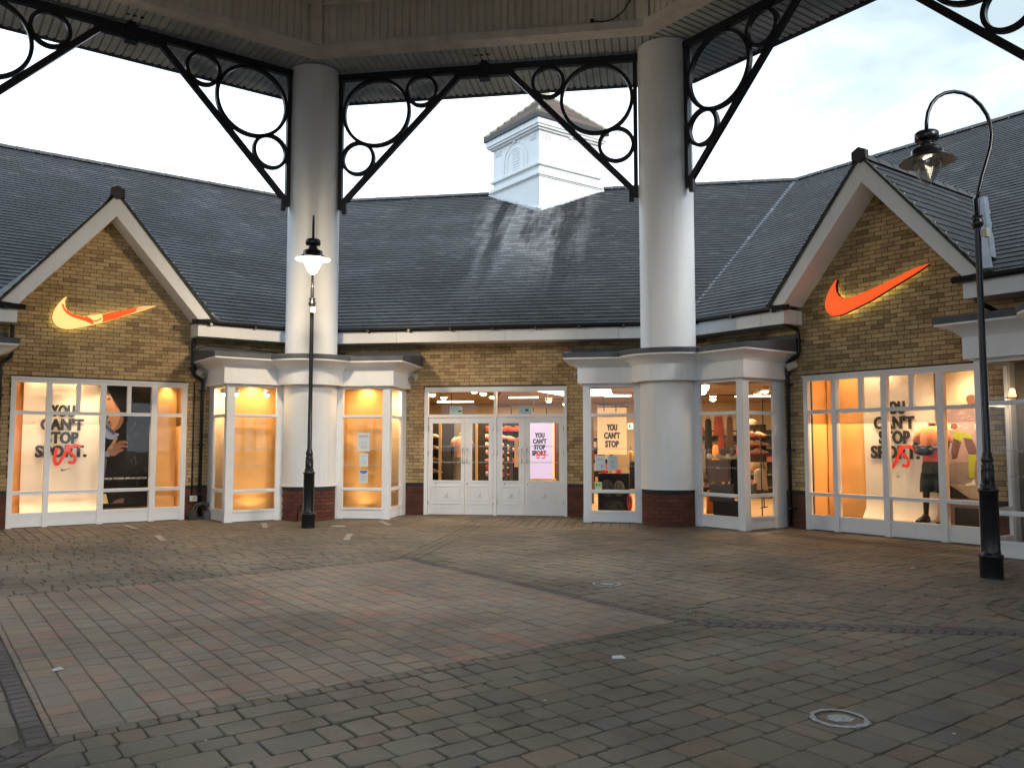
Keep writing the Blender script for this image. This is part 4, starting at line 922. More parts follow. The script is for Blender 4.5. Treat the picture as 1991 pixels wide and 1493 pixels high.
for q in range(4):
    a = q * pi / 2 + pi / 4; n = 9
    for i in range(n): t0, t1 = i / n, (i + 1) / n; r0, r1 = TE * sqrt(2) * (1 - t0), TE * sqrt(2) * (1 - t1); hp.tube([(r0 * cos(a), r0 * sin(a), 3.32 + 1.38 * t0), (r1 * cos(a), r1 * sin(a), 3.32 + 1.38 * t1)], .06, 6, rr=[.075, .06])
hp.build("hip_tiles", flat_mat("lichen_hip_tile", (.34, .33, .26), .9, .25, 5), cup)
fn = MB(); fn.lathe([(.13, 4.60), (.15, 4.72), (.10, 4.80), (.11, 4.9), (.06, 4.98), (0, 5.0)], n=14); fn.build("finial", colm("lichen_finial", (.45, .44, .30), .8), cup)
for q in range(4):
    arch = MB(); rr = .62
    for r_, dd in ((rr, .025), (.44, .02)):
        pts = [(-r_, 1.88)] + [(-r_ * cos(pi * i / 16), 2.2 + r_ * sin(pi * i / 16) * .98) for i in range(17)] + [(r_, 1.88)]
        arch.tube([(x_, -TW + .03, z_) for x_, z_ in pts], dd, 4, smooth=False, up=(0, 1, 0))
    arch.box(-.055, .055, -TW - .03, -TW + .04, 2.80, 2.86)
    for x_ in (-1, 1):
        for z_ in (2.62, 2.68, 2.74): arch.box(min(x_ * .78, x_ * 1.12), max(x_ * .78, x_ * 1.12), -TW + .01, -TW + .031, z_, z_ + .02)
    ao = arch.build("arch_moulding", CW, cup, rz=q * pi / 2)
    for i in range(9):
        z_ = 1.92 + i * .085; hw = .2 if z_ < 2.35 else .2 * sqrt(max(0.05, 1 - ((z_ - 2.35) / .36) ** 2)); s_ = MB(); s_.hexa([(-hw, -TW + .018, z_), (hw, -TW + .018, z_), (hw, -TW + .034, z_ + .02), (-hw, -TW + .034, z_ + .02)], [(-hw, -TW + .018, z_ + .03), (hw, -TW + .018, z_ + .03), (hw, -TW + .034, z_ + .075), (-hw, -TW + .034, z_ + .075)]); s_.build("louvre_slat", CW, ao)
ap = MB(); e_ = TW + .09
for a in (0, -pi / 2):
    zn = dz_roof(19.25 - 1.80) - 8.4; zf = dz_roof(19.25) - 8.4
    P = [(-e_, -e_, zn - .1), (e_, -e_, zf - .1), (e_, -TW + .01, zf - .1), (-e_, -TW + .01, zn - .1)]; Q = [(-e_, -e_, zn + .03), (e_, -e_, zf + .03), (e_, -TW + .01, zf + .12), (-e_, -TW + .01, zn + .12)]
    if a: P = [(-y_, -x_, z_) for x_, y_, z_ in P][::-1]; Q = [(-y_, -x_, z_) for x_, y_, z_ in Q][::-1]; P = [( -p[0] if False else p[0], p[1], p[2]) for p in P]
    if a: P = [(x_, y_, z_) for x_, y_, z_ in [(-e_, -e_, zn - .1), (-e_, e_, zf - .1), (-TW + .01, e_, zf - .1), (-TW + .01, -e_, zn - .1)]][::-1]; Q = [(-e_, -e_, zn + .03), (-e_, e_, zf + .03), (-TW + .01, e_, zf + .12), (-TW + .01, -e_, zn + .12)][::-1]
    ap.hexa(P, Q)
ap.build("lead_apron", flat_mat("white_lead_apron", (.55, .57, .58), .6, .15, 3), cup)

for k in (3, -3):                                                # the court closes behind the viewer with the same range
    for o in [c for c in list(shop.children) if abs(c.rotation_euler.z - ang(2)) < 1e-4]:
        c = copy_tree(o, shop); c.rotation_euler.z = ang(k)

# ------------------------------------------------------------------ signs on the gables
SWOOSH_R = [(.868, 4.362), (.616, 4.325), (.213, 4.196), (-.208, 4.078), (-.44, 4.022), (-.55, 4.010), (-.64, 4.028), (-.716, 4.076), (-.765, 4.165), (-.776, 4.274), (-.744, 4.367), (-.80, 4.325), (-.869, 4.235), (-.93, 4.13), (-.968, 4.03), (-.981, 3.935), (-.955, 3.85), (-.90, 3.79), (-.83, 3.756), (-.74, 3.745), (-.628, 3.76), (-.433, 3.82), (-.106, 3.93), (.337, 4.124), (.612, 4.24)]
def offs(poly, d):
    p = poly[::-1] if area(poly) < 0 else poly
    q = []
    n = len(p)
    for i in range(n):
        a, b, c = Vector(p[i - 1]), Vector(p[i]), Vector(p[(i + 1) % n]); e1, e2 = (b - a).normalized(), (c - b).normalized(); m = Vector((-e1.y, e1.x)) + Vector((-e2.y, e2.x))
        m = m.normalized() if m.length > 1e-4 else Vector((0, 0)); q.append(tuple(b + m * d))
    return q
def ring_ribbon(mb, poly, r, y):                                 # thin edging round a sign
    mb.tube([(x, y, z) for x, z in poly], r, 4, closed=True, smooth=False, up=(0, 1, 0))
sg_r = thing("logo_sign", "plain glowing orange tick-shaped sign with yellow halo on the right gable", "logo sign", (*side_pt(1, 0, W)[:2], 0), ang(1), "tick-shaped signs on the gables")
MB().prism(SWOOSH_R[::-1], -.15, -.145).build("face", SW_RED, sg_r); MB().prism(offs(SWOOSH_R, -.006), -.144, -.075).build("return_edge", colm("dark_return", (.05, .015, .012), .5), sg_r); MB().prism(offs(SWOOSH_R, .02), -.074, -.068).build("halo_back", SW_HALO, sg_r)
sw = MB()
for u_, z_ in ((-.8, 3.85), (-.3, 3.95), (.3, 4.18)): sw.tube([(u_, -.07, z_), (u_, .005, z_)], .01, 6)
sw.build("standoffs", STEEL, sg_r)
SWOOSH_L = [(x * .985 + .005 - .02 * 0, z * 1.0 - .095 - .012 * x) for x, z in SWOOSH_R]
sg_l = thing("logo_sign", "tick-shaped sign glowing pale yellow with orange swirl on the left gable", "logo sign", (*side_pt(-1, 0, W)[:2], 0), ang(-1), "tick-shaped signs on the gables")
MB().prism(SWOOSH_L[::-1], -.13, -.125).build("face", SW_YEL, sg_l); MB().prism(offs(SWOOSH_L, -.006), -.124, -.075).build("return_edge", colm("brown_return", (.20, .07, .03), .5), sg_l); MB().prism(offs(SWOOSH_L, .02), -.074, -.068).build("halo_back", SW_HALO, sg_l)
def clip2(poly, a, b, c): return clip(poly, a, b, c)
L_ = SWOOSH_L
def strip_between(poly_pts, xa, xb): return None
tail = [p for p in L_ if True]
MB().prism([(.50, 4.186), (.30, 4.125), (.10, 4.065), (-.12, 3.995), (-.10, 3.90), (-.12, 3.838), (.10, 3.925), (.36, 4.045), (.47, 4.095)][::-1], -.1335, -.131).build("orange_panel", SW_RED, sg_l)
MB().prism([(.80, 4.248), (.50, 4.186), (.475, 4.097), (.60, 4.145)][::-1], -.1335, -.131).build("peach_tip", SW_PEACH, sg_l)
def ribbon(mb, pts, w, y0, y1):
    ws = list(w) if isinstance(w, (list, tuple)) else [w] * len(pts)
    if len(pts) > 3:                                              # smooth the stroke
        Q, W2 = [], []
        for i in range(len(pts) - 1):
            p0, p1, p2, p3 = [Vector(pts[max(0, min(len(pts) - 1, j))]) for j in (i - 1, i, i + 1, i + 2)]
            for q in range(4):
                t = q / 4; Q.append(tuple(.5 * ((2 * p1) + (p2 - p0) * t + (2 * p0 - 5 * p1 + 4 * p2 - p3) * t * t + (3 * p1 - p0 - 3 * p2 + p3) * t ** 3))); W2.append(ws[i] + (ws[i + 1] - ws[i]) * t)
        Q.append(pts[-1]); W2.append(ws[-1]); pts, ws = Q, W2
    P = [Vector(p) for p in pts]; L, R = [], []
    for i, p in enumerate(P):
        t_ = (P[min(i + 1, len(P) - 1)] - P[max(i - 1, 0)]).normalized(); n_ = Vector((-t_.y, t_.x)) * ws[i]; L.append(tuple(p + n_)); R.append(tuple(p - n_))
    for i in range(len(P) - 1): mb.prism([L[i], L[i + 1], R[i + 1], R[i]][::-1] if area([L[i], L[i + 1], R[i + 1], R[i]]) > 0 else [L[i], L[i + 1], R[i + 1], R[i]], y0, y1)
    return mb
rb = MB(); ribbon(rb, [(-.80, 4.13), (-.76, 4.03), (-.68, 3.955), (-.56, 3.91), (-.44, 3.885), (-.36, 3.87), (-.27, 3.80)], [.014, .018, .024, .028, .035, .045, .02], -.1335, -.131); ribbon(rb, [(-.40, 3.93), (-.36, 3.87)], [.02, .04], -.134, -.1312); ribbon(rb, [(-.35, 3.91), (-.28, 3.86), (-.19, 3.87), (-.13, 3.92)], .011, -.1335, -.131); rb.build("orange_swirl", SW_RED, sg_l)

# ------------------------------------------------------------------ downpipes, cables, speakers, alarm
def pipe(k, pts, r, name, lab, mat=BLACKP, cat="downpipe", group=None, collars=()):
    x, y, _ = side_pt(k, 0, W); t = thing(name, lab, cat, (x, y, 0), ang(k), group); mb = MB()
    P = []
    for i, p in enumerate(pts):
        if 0 < i < len(pts) - 1:
            a, b, c = Vector(pts[i - 1]), Vector(p), Vector(pts[i + 1]); d1, d2 = (a - b), (c - b); l = min(.05, d1.length * .4, d2.length * .4)
            P += [tuple(b + d1.normalized() * l), tuple(b + (d1.normalized() + d2.normalized()) * l * .25), tuple(b + d2.normalized() * l)]
        else: P.append(p)
    mb.tube(P, r, 10, up=(0, 1, 0)); mb.build("pipe", mat, t)
    if collars:
        cm = MB()
        for (u_, d_, z_) in collars: cm.tube([(u_, d_, z_ - .03), (u_, d_, z_ + .03)], r + .009, 10); cm.box(u_ - r - .035, u_ + r + .035, d_ + r * .3, d_ + .075, z_ - .012, z_ + .012)
        cm.build("clips", mat, t)
    return t
DG = "black rainwater downpipes"
pipe(-1, [(1.62, -.44, 3.95), (1.62, -.44, 3.80), (1.60, -.09, 3.72), (1.60, -.09, 2.93), (1.80, -.09, 2.80), (1.80, -.09, .04)], .036, "downpipe", "black downpipe kinking beside the left bay, right of left gable", group=DG, collars=((1.60, -.09, 3.5), (1.60, -.09, 3.05), (1.80, -.09, 2.6), (1.80, -.09, 1.5), (1.80, -.09, .5)))
pipe(-1, [(-1.60, -.44, 3.95), (-1.60, -.44, 3.80), (-1.58, -.09, 3.70), (-1.58, -.09, 3.10), (-1.74, -.09, 2.97), (-1.74, -.09, .04)], .036, "downpipe", "black downpipe kinking outward at the far left edge", group=DG, collars=((-1.58, -.09, 3.4), (-1.74, -.09, 2.4), (-1.74, -.09, 1.2)))
pipe(1, [(-1.70, -.44, 3.95), (-1.70, -.44, 3.72), (-1.58, -.09, 3.60), (-1.58, -.09, 3.14), (-1.83, -.09, 3.0), (-1.83, -.09, .04)], .036, "downpipe", "black downpipe between the right bay and the right display window", group=DG, collars=((-1.58, -.09, 3.4), (-1.83, -.09, 2.6), (-1.83, -.09, 1.4), (-1.83, -.09, .35)))
pipe(1, [(1.70, -.44, 3.92), (1.70, -.44, 3.62), (1.86, -.12, 3.46), (1.86, -.12, 3.30)], .036, "downpipe", "short black downpipe under the fascia behind the right lamp post", group=DG)
for k in (-1, 1):
    for s_ in (1, -1):
        if True:
            mb = MB(); x_ = s_ * 1.60; mb.hexa([(x_ - .11, F - .10, 3.90), (x_ + .11, F - .10, 3.90), (x_ + .11, F + .04, 3.90), (x_ - .11, F + .04, 3.90)], [(x_ - .14, F - .13, 3.985), (x_ + .14, F - .13, 3.985), (x_ + .14, F + .04, 3.985), (x_ - .14, F + .04, 3.985)]); mb.build("gutter_hopper", BLACKP, shop, rz=ang(k))
pipe(-1, [(1.68, -.03, 3.0), (1.66, -.03, 3.3), (1.69, -.03, 3.46), (1.86, -.03, 3.535), (2.3, -.03, 3.53), (2.72, -.03, 3.515), (3.1, -.03, 3.51), (3.35, -.03, 3.49), (3.5, -.03, 3.42)], .010, "wall_cable", "thin black cable looping over the roof of the left bay", cat="cable")
pipe(-1, [(1.66, -.02, 2.78), (1.66, -.02, .46)], .012, "wall_cable", "thin black conduit running down the brick left of the downpipe", cat="cable")
t = thing("junction_box", "cream junction box low on the red brick beside the left window", "junction box", (*side_pt(-1, 1.69, W)[:2], .36), ang(-1)); MB().box(-.07, .07, -.055, 0, 0, .115).build("housing", CREAMC, t); MB().box(-.012, .012, -.058, -.055, .04, .075).build("switch", colm("switch_grey", (.3, .3, .28)), t)
t = thing("cable_coil", "coil of dark grey hose on the paving at the downpipe foot", "hose coil", (*side_pt(-1, 1.80, W - .16)[:2], 0), ang(-1)); cm = MB()
for i in range(4):
    r_ = .14 + .018 * (i % 3); cm.tube([(r_ * cos(a) * 1.1 + .02 * i, -.01 * i, .17 + r_ * sin(a)) for a in [2 * pi * q / 24 for q in range(24)]], .011, 6, closed=True, up=(0, 1, 0))
cm.build("coil", colm("grey_hose", (.11, .11, .11), .5), t)
for (u_, w_, h_, lab, m_) in ((1.63, .12, .20, "dark meter box on the ground beside the left display window", colm("dark_box", (.03, .03, .03))), (1.93, .15, .17, "grey outdoor junction box on the ground against the left bay", colm("grey_box", (.17, .18, .175)))):
    t = thing("ground_box", lab, "electrical box", (*side_pt(-1, u_, W - .22)[:2], 0), ang(-1)); MB().box(-w_ / 2, w_ / 2, -.07, .07, 0, h_).build("housing", m_, t); MB().box(-w_ / 2 + .02, w_ / 2 - .02, -.076, -.0705, .03, h_ - .03).build("cover", m_, t)
x, y = rot2((0, RV), vang(-1)); t = thing("plinth_cable", "black cable from a small grey box on the left column plinth", "cable", (x, y, 0), vang(-1)); cm = MB(); r_ = .56
cm.tube([(r_ * sin(a), -r_ * cos(a), z_) for a, z_ in ((.10, .38), (-.05, .37), (-.2, .33), (-.33, .25), (-.38, .12), (-.39, .0))], .012, 6); cm.build("cable", BLACKP, t)
t2 = thing("junction_box", "small grey-green box on the brick plinth behind the left lamp post", "junction box", (x, y, .40), vang(-1)); MB().box(-.05, .06, -.60, -.535, 0, .14).build("housing", colm("green_grey", (.25, .28, .25)), t2)
def speaker(k, u, z, yaw, lab):
    x, y, _ = side_pt(k, u, W); t = thing("wall_speaker", lab, "speaker", (x, y, z), ang(k), "cylindrical speakers on the bays")
    d = Vector((sin(yaw), -cos(yaw), -.35)).normalized(); c = Vector((0, -.17, 0)); mb = MB(); mb.tube([tuple(c - d * .10), tuple(c - d * .08), tuple(c + d * .09), tuple(c + d * .10)], .07, 20, rr=[.055, .068, .072, .068]); mb.build("shell", CAMM, t)
    mb = MB(); mb.tube([tuple(c + d * .1005), tuple(c + d * .103)], .054, 20); mb.build("grille", colm("speaker_grille", (.22, .21, .18)), t)
    mb = MB(); mb.tube([(0, 0, .03), (0, -.08, .05), tuple(c + Vector((.075, 0, .0))), tuple(c + Vector((-.075, 0, 0)))], .010, 6); mb.build("arm", CAMM, t); return t
speaker(-1, 1.74, 2.95, .45, "cream cylindrical speaker at the left end of the left bay"); speaker(0, -1.74, 2.95, -.2, "cream cylindrical speaker on brick left above the doors"); speaker(0, 1.78, 2.95, .1, "round cream speaker on brick right above the doors"); speaker(1, -1.68, 2.93, -.9, "cream cylindrical speaker by the downpipe right of the right bay")
t = thing("alarm_box", "small red alarm sounder on the brick under the fascia", "alarm", side_pt(0, 1.54, W, 3.48), 0); MB().box(-.05, .05, -.06, 0, 0, .09).build("housing", colm("alarm_red", (.30, .02, .015), .4), t); MB().box(-.045, .045, -.012, -.001, -.03, -.002).build("base", CREAMC, t)

# ------------------------------------------------------------------ inside the shop
room = thing("shop_interior", "warm lit shop room with pale floor seen behind the glazing", "room")
IR = W + 11; ic = []
fl_ = MB(); ce_ = MB(); bw_ = MB()
for k in (-1, 0, 1):
    for mb, z in ((fl_, .015), (ce_, 2.88)):
        a, b = W + .2, IR; mb.add([(*rot2((-(a) * T22 * (1 if k > -9 else 1), a), ang(k)), z), (*rot2((a * T22, a), ang(k)), z), (*rot2((b * T22, b), ang(k)), z), (*rot2((-b * T22, b), ang(k)), z)], [(0, 1, 2, 3)])
    b = IR; P = [rot2((-b * T22, b), ang(k)), rot2((b * T22, b), ang(k))]; bw_.add([(*P[0], 0), (*P[1], 0), (*P[1], 3.45), (*P[0], 3.45)], [(0, 1, 2, 3)])
for j, sgn in ((-1.5 - .0, 1), (1.5, -1)):
    a = -radians(45 * j); P = [rot2((0, (W + .2) / c22), a), rot2((0, IR / c22), a)]; bw_.add([(*P[0], 0), (*P[1], 0), (*P[1], 3.45), (*P[0], 3.45)], [(0, 1, 2, 3)])
fl_.build("floor", WOODF, room); ce_.build("ceiling", CEILM, room); bw_.build("back_wall", CREAM, room)
bfl = MB(); bcl = MB()
for sg in (1, -1):
    for mb, z in ((bfl, .012), (bcl, 2.705)):
        P = [wing(.4, BFACE + .05, sg), wing(1.62, BFACE + .05, sg), wing(1.62, 1.6, sg), wing(0, 1.6, sg)]; mb.add([(x, y, z) for x, y in P], [(0, 1, 2, 3)])
bay_floor, bay_ceil = bfl.mesh("bay_floor", WOODF), bcl.mesh("bay_ceiling", GREYW)
for j in bays: put(bay_floor, "bay_floor", bays[j]); put(bay_ceil, "bay_ceiling", bays[j])
wb = MB()                                                       # inner faces of the wall piers
for k in (-1, 0, 1):
    mb = MB(); mb.box(-BU - .02, WU0 + .0, W + .235, W + .26, 0, 3.4); mb.box(WU1, BU + .02, W + .235, W + .26, 0, 3.4); mb.box(WU0, WU1, W + .235, W + .26, WZ + .02, 3.4); mb.build("pier_lining", GREYW, room, rz=ang(k))

def downlight(parent, x, y, z, r=.09):
    m = MB(); m.lathe([(.0, z - .06), (r * .5, z - .05), (r * .9, z - .022), (r, z)], (x, y), 16); m.build("lamp_disc", LAMP_E, parent); m = MB(); m.lathe([(r + .002, z + .002), (r + .015, z + .002), (r + .015, z + .09), (.02, z + .10)], (x, y), 16); m.build("lamp_can", colm("can_white", (.6, .58, .5)), parent)
# store ceiling lamps
lamps_xy = [(-2.15, 13.06, "leftmost small round lamp in the left transom"), (-2.15, 14.3, "second round lamp in the left transom"), (-.80, 11.77, "highest round lamp in the left transom"), (-.78, 12.8, "round lamp between two others in the left transom"), (-.81, 14.24, "rightmost round lamp in the left transom, by the centre mullion"), (.45, 16.5, "far round lamp in the right transom"), (.75, 18.5, "farthest round lamp in the right transom"), (4.53, 11.77, "upper round lamp at the left of the right bay"), (4.58, 13.1, "lower round lamp at the left of the right bay"), (6.0, 12.8, "upper round lamp in the return pane of the right bay"), (6.0, 14.1, "lower round lamp in the return pane of the right bay"), (4.95, 14.6, "small round lamp in the middle of the right bay"), (5.1, 16.4, "far small round lamp in the middle of the right bay"), (3.0, 15.0, "round lamp above the slogan banner in the right bay")]
for i, (x, y, lab) in enumerate(lamps_xy):
    z = 2.76
    t = thing("ceiling_lamp", lab, "ceiling lamp", (x, y, 0), 0, "round lamps inside the shop"); downlight(t, 0, 0, z, .085)
for (x, y, L, lab) in ((-.02, 14.6, .8, "slim tube light at the left of the right transom"), (2.50, 14.2, .7, "slim tube light in the left pane of the right bay"), (6.0, 15.0, .9, "slim tube light in the return pane of the right bay"), (-2.35, 16.6, 1.1, "slim tube light low in the left transom")):
    t = thing("tube_lamp", lab, "tube lamp", (x, y, 2.74), 0, "tube lights inside the shop"); MB().box(-L / 2, L / 2, -.03, .03, 0, .03).build("tube", TUBE_E, t); MB().box(-L / 2, L / 2, -.04, .04, .032, .07).build("body", colm("can_white", (.6, .58, .5)), t)
for (x, y, p, s_) in ((-1.3, 12.0, 70, 1.0), (.4, 11.6, 60, .9), (4.9, 11.4, 110, 1.0), (2.9, 11.4, 70, .9), (.5, 15.8, 130, 1.8), (6.8, 13.5, 110, 1.4), (-3, 15.5, 110, 1.6), (4.5, 17.5, 130, 1.8), (-1, 19, 110, 1.8)):
    light('AREA', room, (x, y, 2.84), p * .55, (1.0, .70, .38), s_, name="ceiling_wash")
t = thing("light_panel", "large glowing white ceiling panel seen through the right transom", "light panel", (1.15, 13.5, 2.85)); MB().add([(-.78, -.35, 0), (1.2, -.5, 0), (1.2, 2.4, 0), (-.1, 2.4, 0)], [(0, 1, 2, 3)]).build("diffuser", PANEL_E, t); MB().add([(-.81, -.38, .01), (1.23, -.53, .01), (1.23, 2.43, .01), (-.12, 2.43, .01)], [(0, 1, 2, 3)]).build("tray", BLACKP, t)
# ceiling rails and frames
cr = thing("ceiling_track", "dark square track frames hung below the shop ceiling", "lighting track")
mb = MB()
for (p, q) in (((-2.6, 13.3, 2.55), (-1.7, 13.3, 2.55)), ((-1.7, 13.3, 2.8), (-1.7, 13.3, 2.2)), ((-1.55, 13.6, 2.48), (-.2, 13.6, 2.48)), ((-1.55, 13.6, 2.48), (-1.55, 13.6, 1.9)), ((-.2, 13.6, 2.48), (-.2, 13.6, 1.9)), ((-.55, 12.9, 2.5), (-.30, 13.2, 3.0)), ((.45, 13, 2.62), (1.5, 13, 2.62)), ((.45, 13, 2.62), (.45, 13, 2.3)), ((.78, 13, 2.75), (.78, 13, 2.25)), ((1.3, 13.2, 2.65), (1.5, 13.2, 2.3)), ((2.15, 12.6, 2.75), (3.1, 12.6, 2.75)), ((2.1, 12.6, 2.46), (2.72, 12.6, 2.46)), ((2.2, 12.6, 2.75), (2.22, 12.6, 2.3)), ((2.5, 12.6, 2.46), (2.5, 12.6, 2.28)), ((4.2, 11, 2.56), (5.2, 10.8, 2.56)), ((5.62, 10.6, 2.5), (5.62, 10.6, 1.9))):
    mb.tube([p, q], .017, 4, smooth=False)
mb.build("track_bars", BLACKP, cr)
# partition walls of different tone inside
pw = thing("shop_partition", "dark display wall with pine posts inside the left doors", "partition", (0, W + 2.7, 0)); MB().box(-3.4, -.95, 0, .08, .02, 2.15).build("dark_panel", DARKW, pw); MB().box(-1.50, -1.02, -.03, -.002, .3, 2.1).build("grey_panel", GREYW, pw)
MB().box(-1.72, -1.66, -.75, -.69, .015, 2.10).build("pine_post", PINE, pw); MB().box(-.82, -.77, -.75, -.69, .015, 2.10).build("pine_post", PINE, pw)
MB().box(-1.02, -.62, .1, .16, .02, 2.1).build("dark_panel", DARKW, pw)
pw2 = thing("shop_partition", "dark display wall behind the right doors of the shop", "partition", (0, W + 3.6, 0)); MB().box(-.35, .42, 0, .08, .02, 2.2).build("dark_panel", DARKW, pw2); MB().box(.85, 1.9, 0, .08, .02, 2.25).build("dark_panel", colm("brown_panel", (.10, .07, .045)), pw2); MB().box(1.1, 1.14, -.06, -.002, .6, 1.6).build("pine_post", PINE, pw2)
# lit advertising screen
scn = thing("lit_screen", "tall glowing pinkish-white screen with black slogan inside the rightmost door", "screen", (.80, W + 2.0, .0))
MB().box(-.33, .22, 0, .06, .70, 2.12).build("screen_face", SCREEN_E, scn); MB().box(.222, .262, -.01, .07, .70, 2.12).build("side_glow", emit_mat("orange_side_glow", (1, .45, .2), .5), scn); MB().box(-.36, .30, -.03, .09, .62, .698).build("screen_base", PINE, scn)
for s_, w_, z_ in (("YOU", .235, 1.66), ("CAN'T", .33, 1.52), ("STOP", .27, 1.38), ("SPORT.", .37, 1.24)): text(s_, scn, -.08, -.004, z_, w_, .118, INK, bold=.035)
sb = MB(); ribbon(sb, [(-.14, 1.33), (-.15, 1.23), (-.12, 1.17), (-.09, 1.22), (-.08, 1.34)], .012, -.009, -.007); ribbon(sb, [(.03, 1.33), (-.02, 1.34), (-.03, 1.29), (.04, 1.25), (.03, 1.19), (-.03, 1.18)], .012, -.009, -.007); sb.build("red_scrawl", REDINK, scn)
def slogan(parent, x, y, z0, sc=1.0, lines=4):
    for (s_, w_, row) in (("YOU", .425, 3), ("CAN'T", .745, 2), ("STOP", .575, 1), ("SPORT.", .885, 0))[:lines]: text(s_, parent, x + (0 if s_ != "SPORT." else .0) * sc, y, z0 + row * .258 * sc, w_ * sc, .232 * sc, INK, bold=.04)
def scrawl(parent, x, y, z0, sc=1.0):
    sb = MB(); ribbon(sb, [(x - .17 * sc, z0 + .20 * sc), (x - .20 * sc, z0 + .0 * sc), (x - .17 * sc, z0 - .12 * sc), (x - .11 * sc, z0 - .08 * sc), (x - .02 * sc, z0 + .10 * sc), (x + .02 * sc, z0 + .26 * sc)], .027 * sc, y - .004, y - .002)
    ribbon(sb, [(x + .24 * sc, z0 + .19 * sc), (x + .17 * sc, z0 + .24 * sc), (x + .05 * sc, z0 + .20 * sc), (x + .04 * sc, z0 + .12 * sc), (x + .14 * sc, z0 + .02 * sc), (x + .13 * sc, z0 - .09 * sc), (x + .03 * sc, z0 - .08 * sc)], .025 * sc, y - .0045, y - .0025)
    sb.build("red_scrawl", REDINK, parent)
wbn = thing("slogan_banner", "cream hanging banner with black slogan behind the right bay glass", "banner", (2.38, W + 3.2, 0)); MB().box(-.36, .36, 0, .02, 1.25, 2.42).build("sheet", CREAM, wbn); MB().tube([(-.4, 0, 2.43), (.4, 0, 2.43)], .014, 6).build("top_bar", BLACKP, wbn)
for s_, w_, z_ in (("YOU", .26, 1.84), ("CAN'T", .40, 1.64), ("STOP", .34, 1.43)): text(s_, wbn, 0, -.004, z_, w_, .165, INK, bold=.04)
ex = thing("exit_sign", "small lit green exit sign inside the right bay", "exit sign", (2.86, W + .9, 1.84)); MB().box(-.06, .06, 0, .03, 0, .13).build("face", EXIT_E, ex); MB().prism([(-.03, .03), (.0, .03), (0, .1), (-.03, .1)], -.003, -.001).build("running_figure", colm("exit_green", (.02, .2, .08)), ex)
# merchandise
def shoe_mesh(name, mat):
    mb = MB(); rings = []
    for (x, w, h) in ((-.13, .02, .05), (-.12, .035, .095), (-.08, .038, .10), (-.03, .04, .09), (.03, .045, .06), (.09, .045, .042), (.13, .03, .03), (.142, .01, .02)):
        rings.append([(x, -w, 0), (x, -w * .9, h * .6), (x, -w * .4, h), (x, w * .4, h), (x, w * .9, h * .6), (x, w, 0)])
    mb.loft(rings); return mb.mesh(name, mat)
SHOES = [shoe_mesh("shoe", m) for m in (colm("tan_shoe", (.72, .50, .28)), colm("white_shoe", (.75, .70, .60)), colm("red_shoe", (.70, .10, .05)), colm("cream_shoe", (.8, .62, .38)))]
ORD = ("lowest", "second", "third", "fourth", "fifth", "sixth", "top")
def shelf(name, lab, loc, rz, w, zs, board, shoes, n, grp, slab_lab, dpt=.28):
    t = thing(name, lab, "shelf rack", loc, rz)
    MB().box(-w / 2, w / 2, dpt - .03, dpt, zs[0] - .2, zs[-1] + .25).build("back_panel", DARKW, t)
    for zi, z in enumerate(zs):
        row = "top" if zi == len(zs) - 1 else ORD[zi]
        MB().box(-w / 2, w / 2, 0, dpt - .032, z - .03, z).build("shelf", board, t)
        for i in range(n):
            x, y = rot2((-w / 2 + (i + .5) * w / n, .12), rz); o = put(random.choice(shoes), "shoe", None, (loc[0] + x, loc[1] + y, z + .001), rz + random.choice((0, .3, pi, -.4)))
            tag(o, "%s trainer on the %s shelf of the %s" % ({2: ("left", "right"), 3: ("left", "middle", "right")}[n][i], row, slab_lab), "shoe", grp)
shelf("shoe_shelf", "dark shelf wall of tan shoes behind the leftmost door", (-1.95, W + 2.05, 0), 0, .5, (.55, .82, 1.10, 1.38, 1.66), DARKW, [SHOES[0], SHOES[3], SHOES[1]], 2, "tan shoes on the left wall shelves", "dark rack behind the leftmost door")
shelf("shoe_shelf", "red-fronted shoe racks behind the second door", (-.42, W + 2.55, 0), 0, .5, (.75, .92, 1.10, 1.28, 1.46, 1.66, 1.86), colm("red_shelf", (.55, .07, .05)), [SHOES[2], SHOES[1], SHOES[3]], 3, "trainers on the red racks behind the middle doors", "red rack behind the second door")
shelf("shoe_shelf", "red and pink shoe racks behind the third door", (.12, W + 2.7, 0), 0, .55, (1.10, 1.36, 1.62, 1.86), colm("red_shelf", (.55, .07, .05)), [SHOES[2], SHOES[3]], 3, "trainers on the racks behind the third door", "red rack behind the third door")
shelf("shoe_shelf", "red shoe shelf seen through the right return pane of the right bay", (5.42, W + .55, 0), -.35, .42, (1.33, 1.50, 1.68), colm("red_shelf", (.55, .07, .05)), [SHOES[2], SHOES[3], SHOES[1]], 3, "trainers on the red shelf in the right bay", "red shelf in the right bay")
sp = thing("security_gate", "dark grey upright gate panels just inside the third door", "gate", (.18, W + .9, 0))
for x_ in (-.10, .02): MB().box(x_ - .035, x_ + .035, 0, .04, .02, 1.55).build("gate_panel", colm("gate_grey", (.07, .075, .085)), sp)
MB().box(.10, .18, .0, .05, 1.0, 1.62).build("pine_panel", PINE, sp)
BODYM = colm("dark_mannequin", (.03, .02, .016), .35)
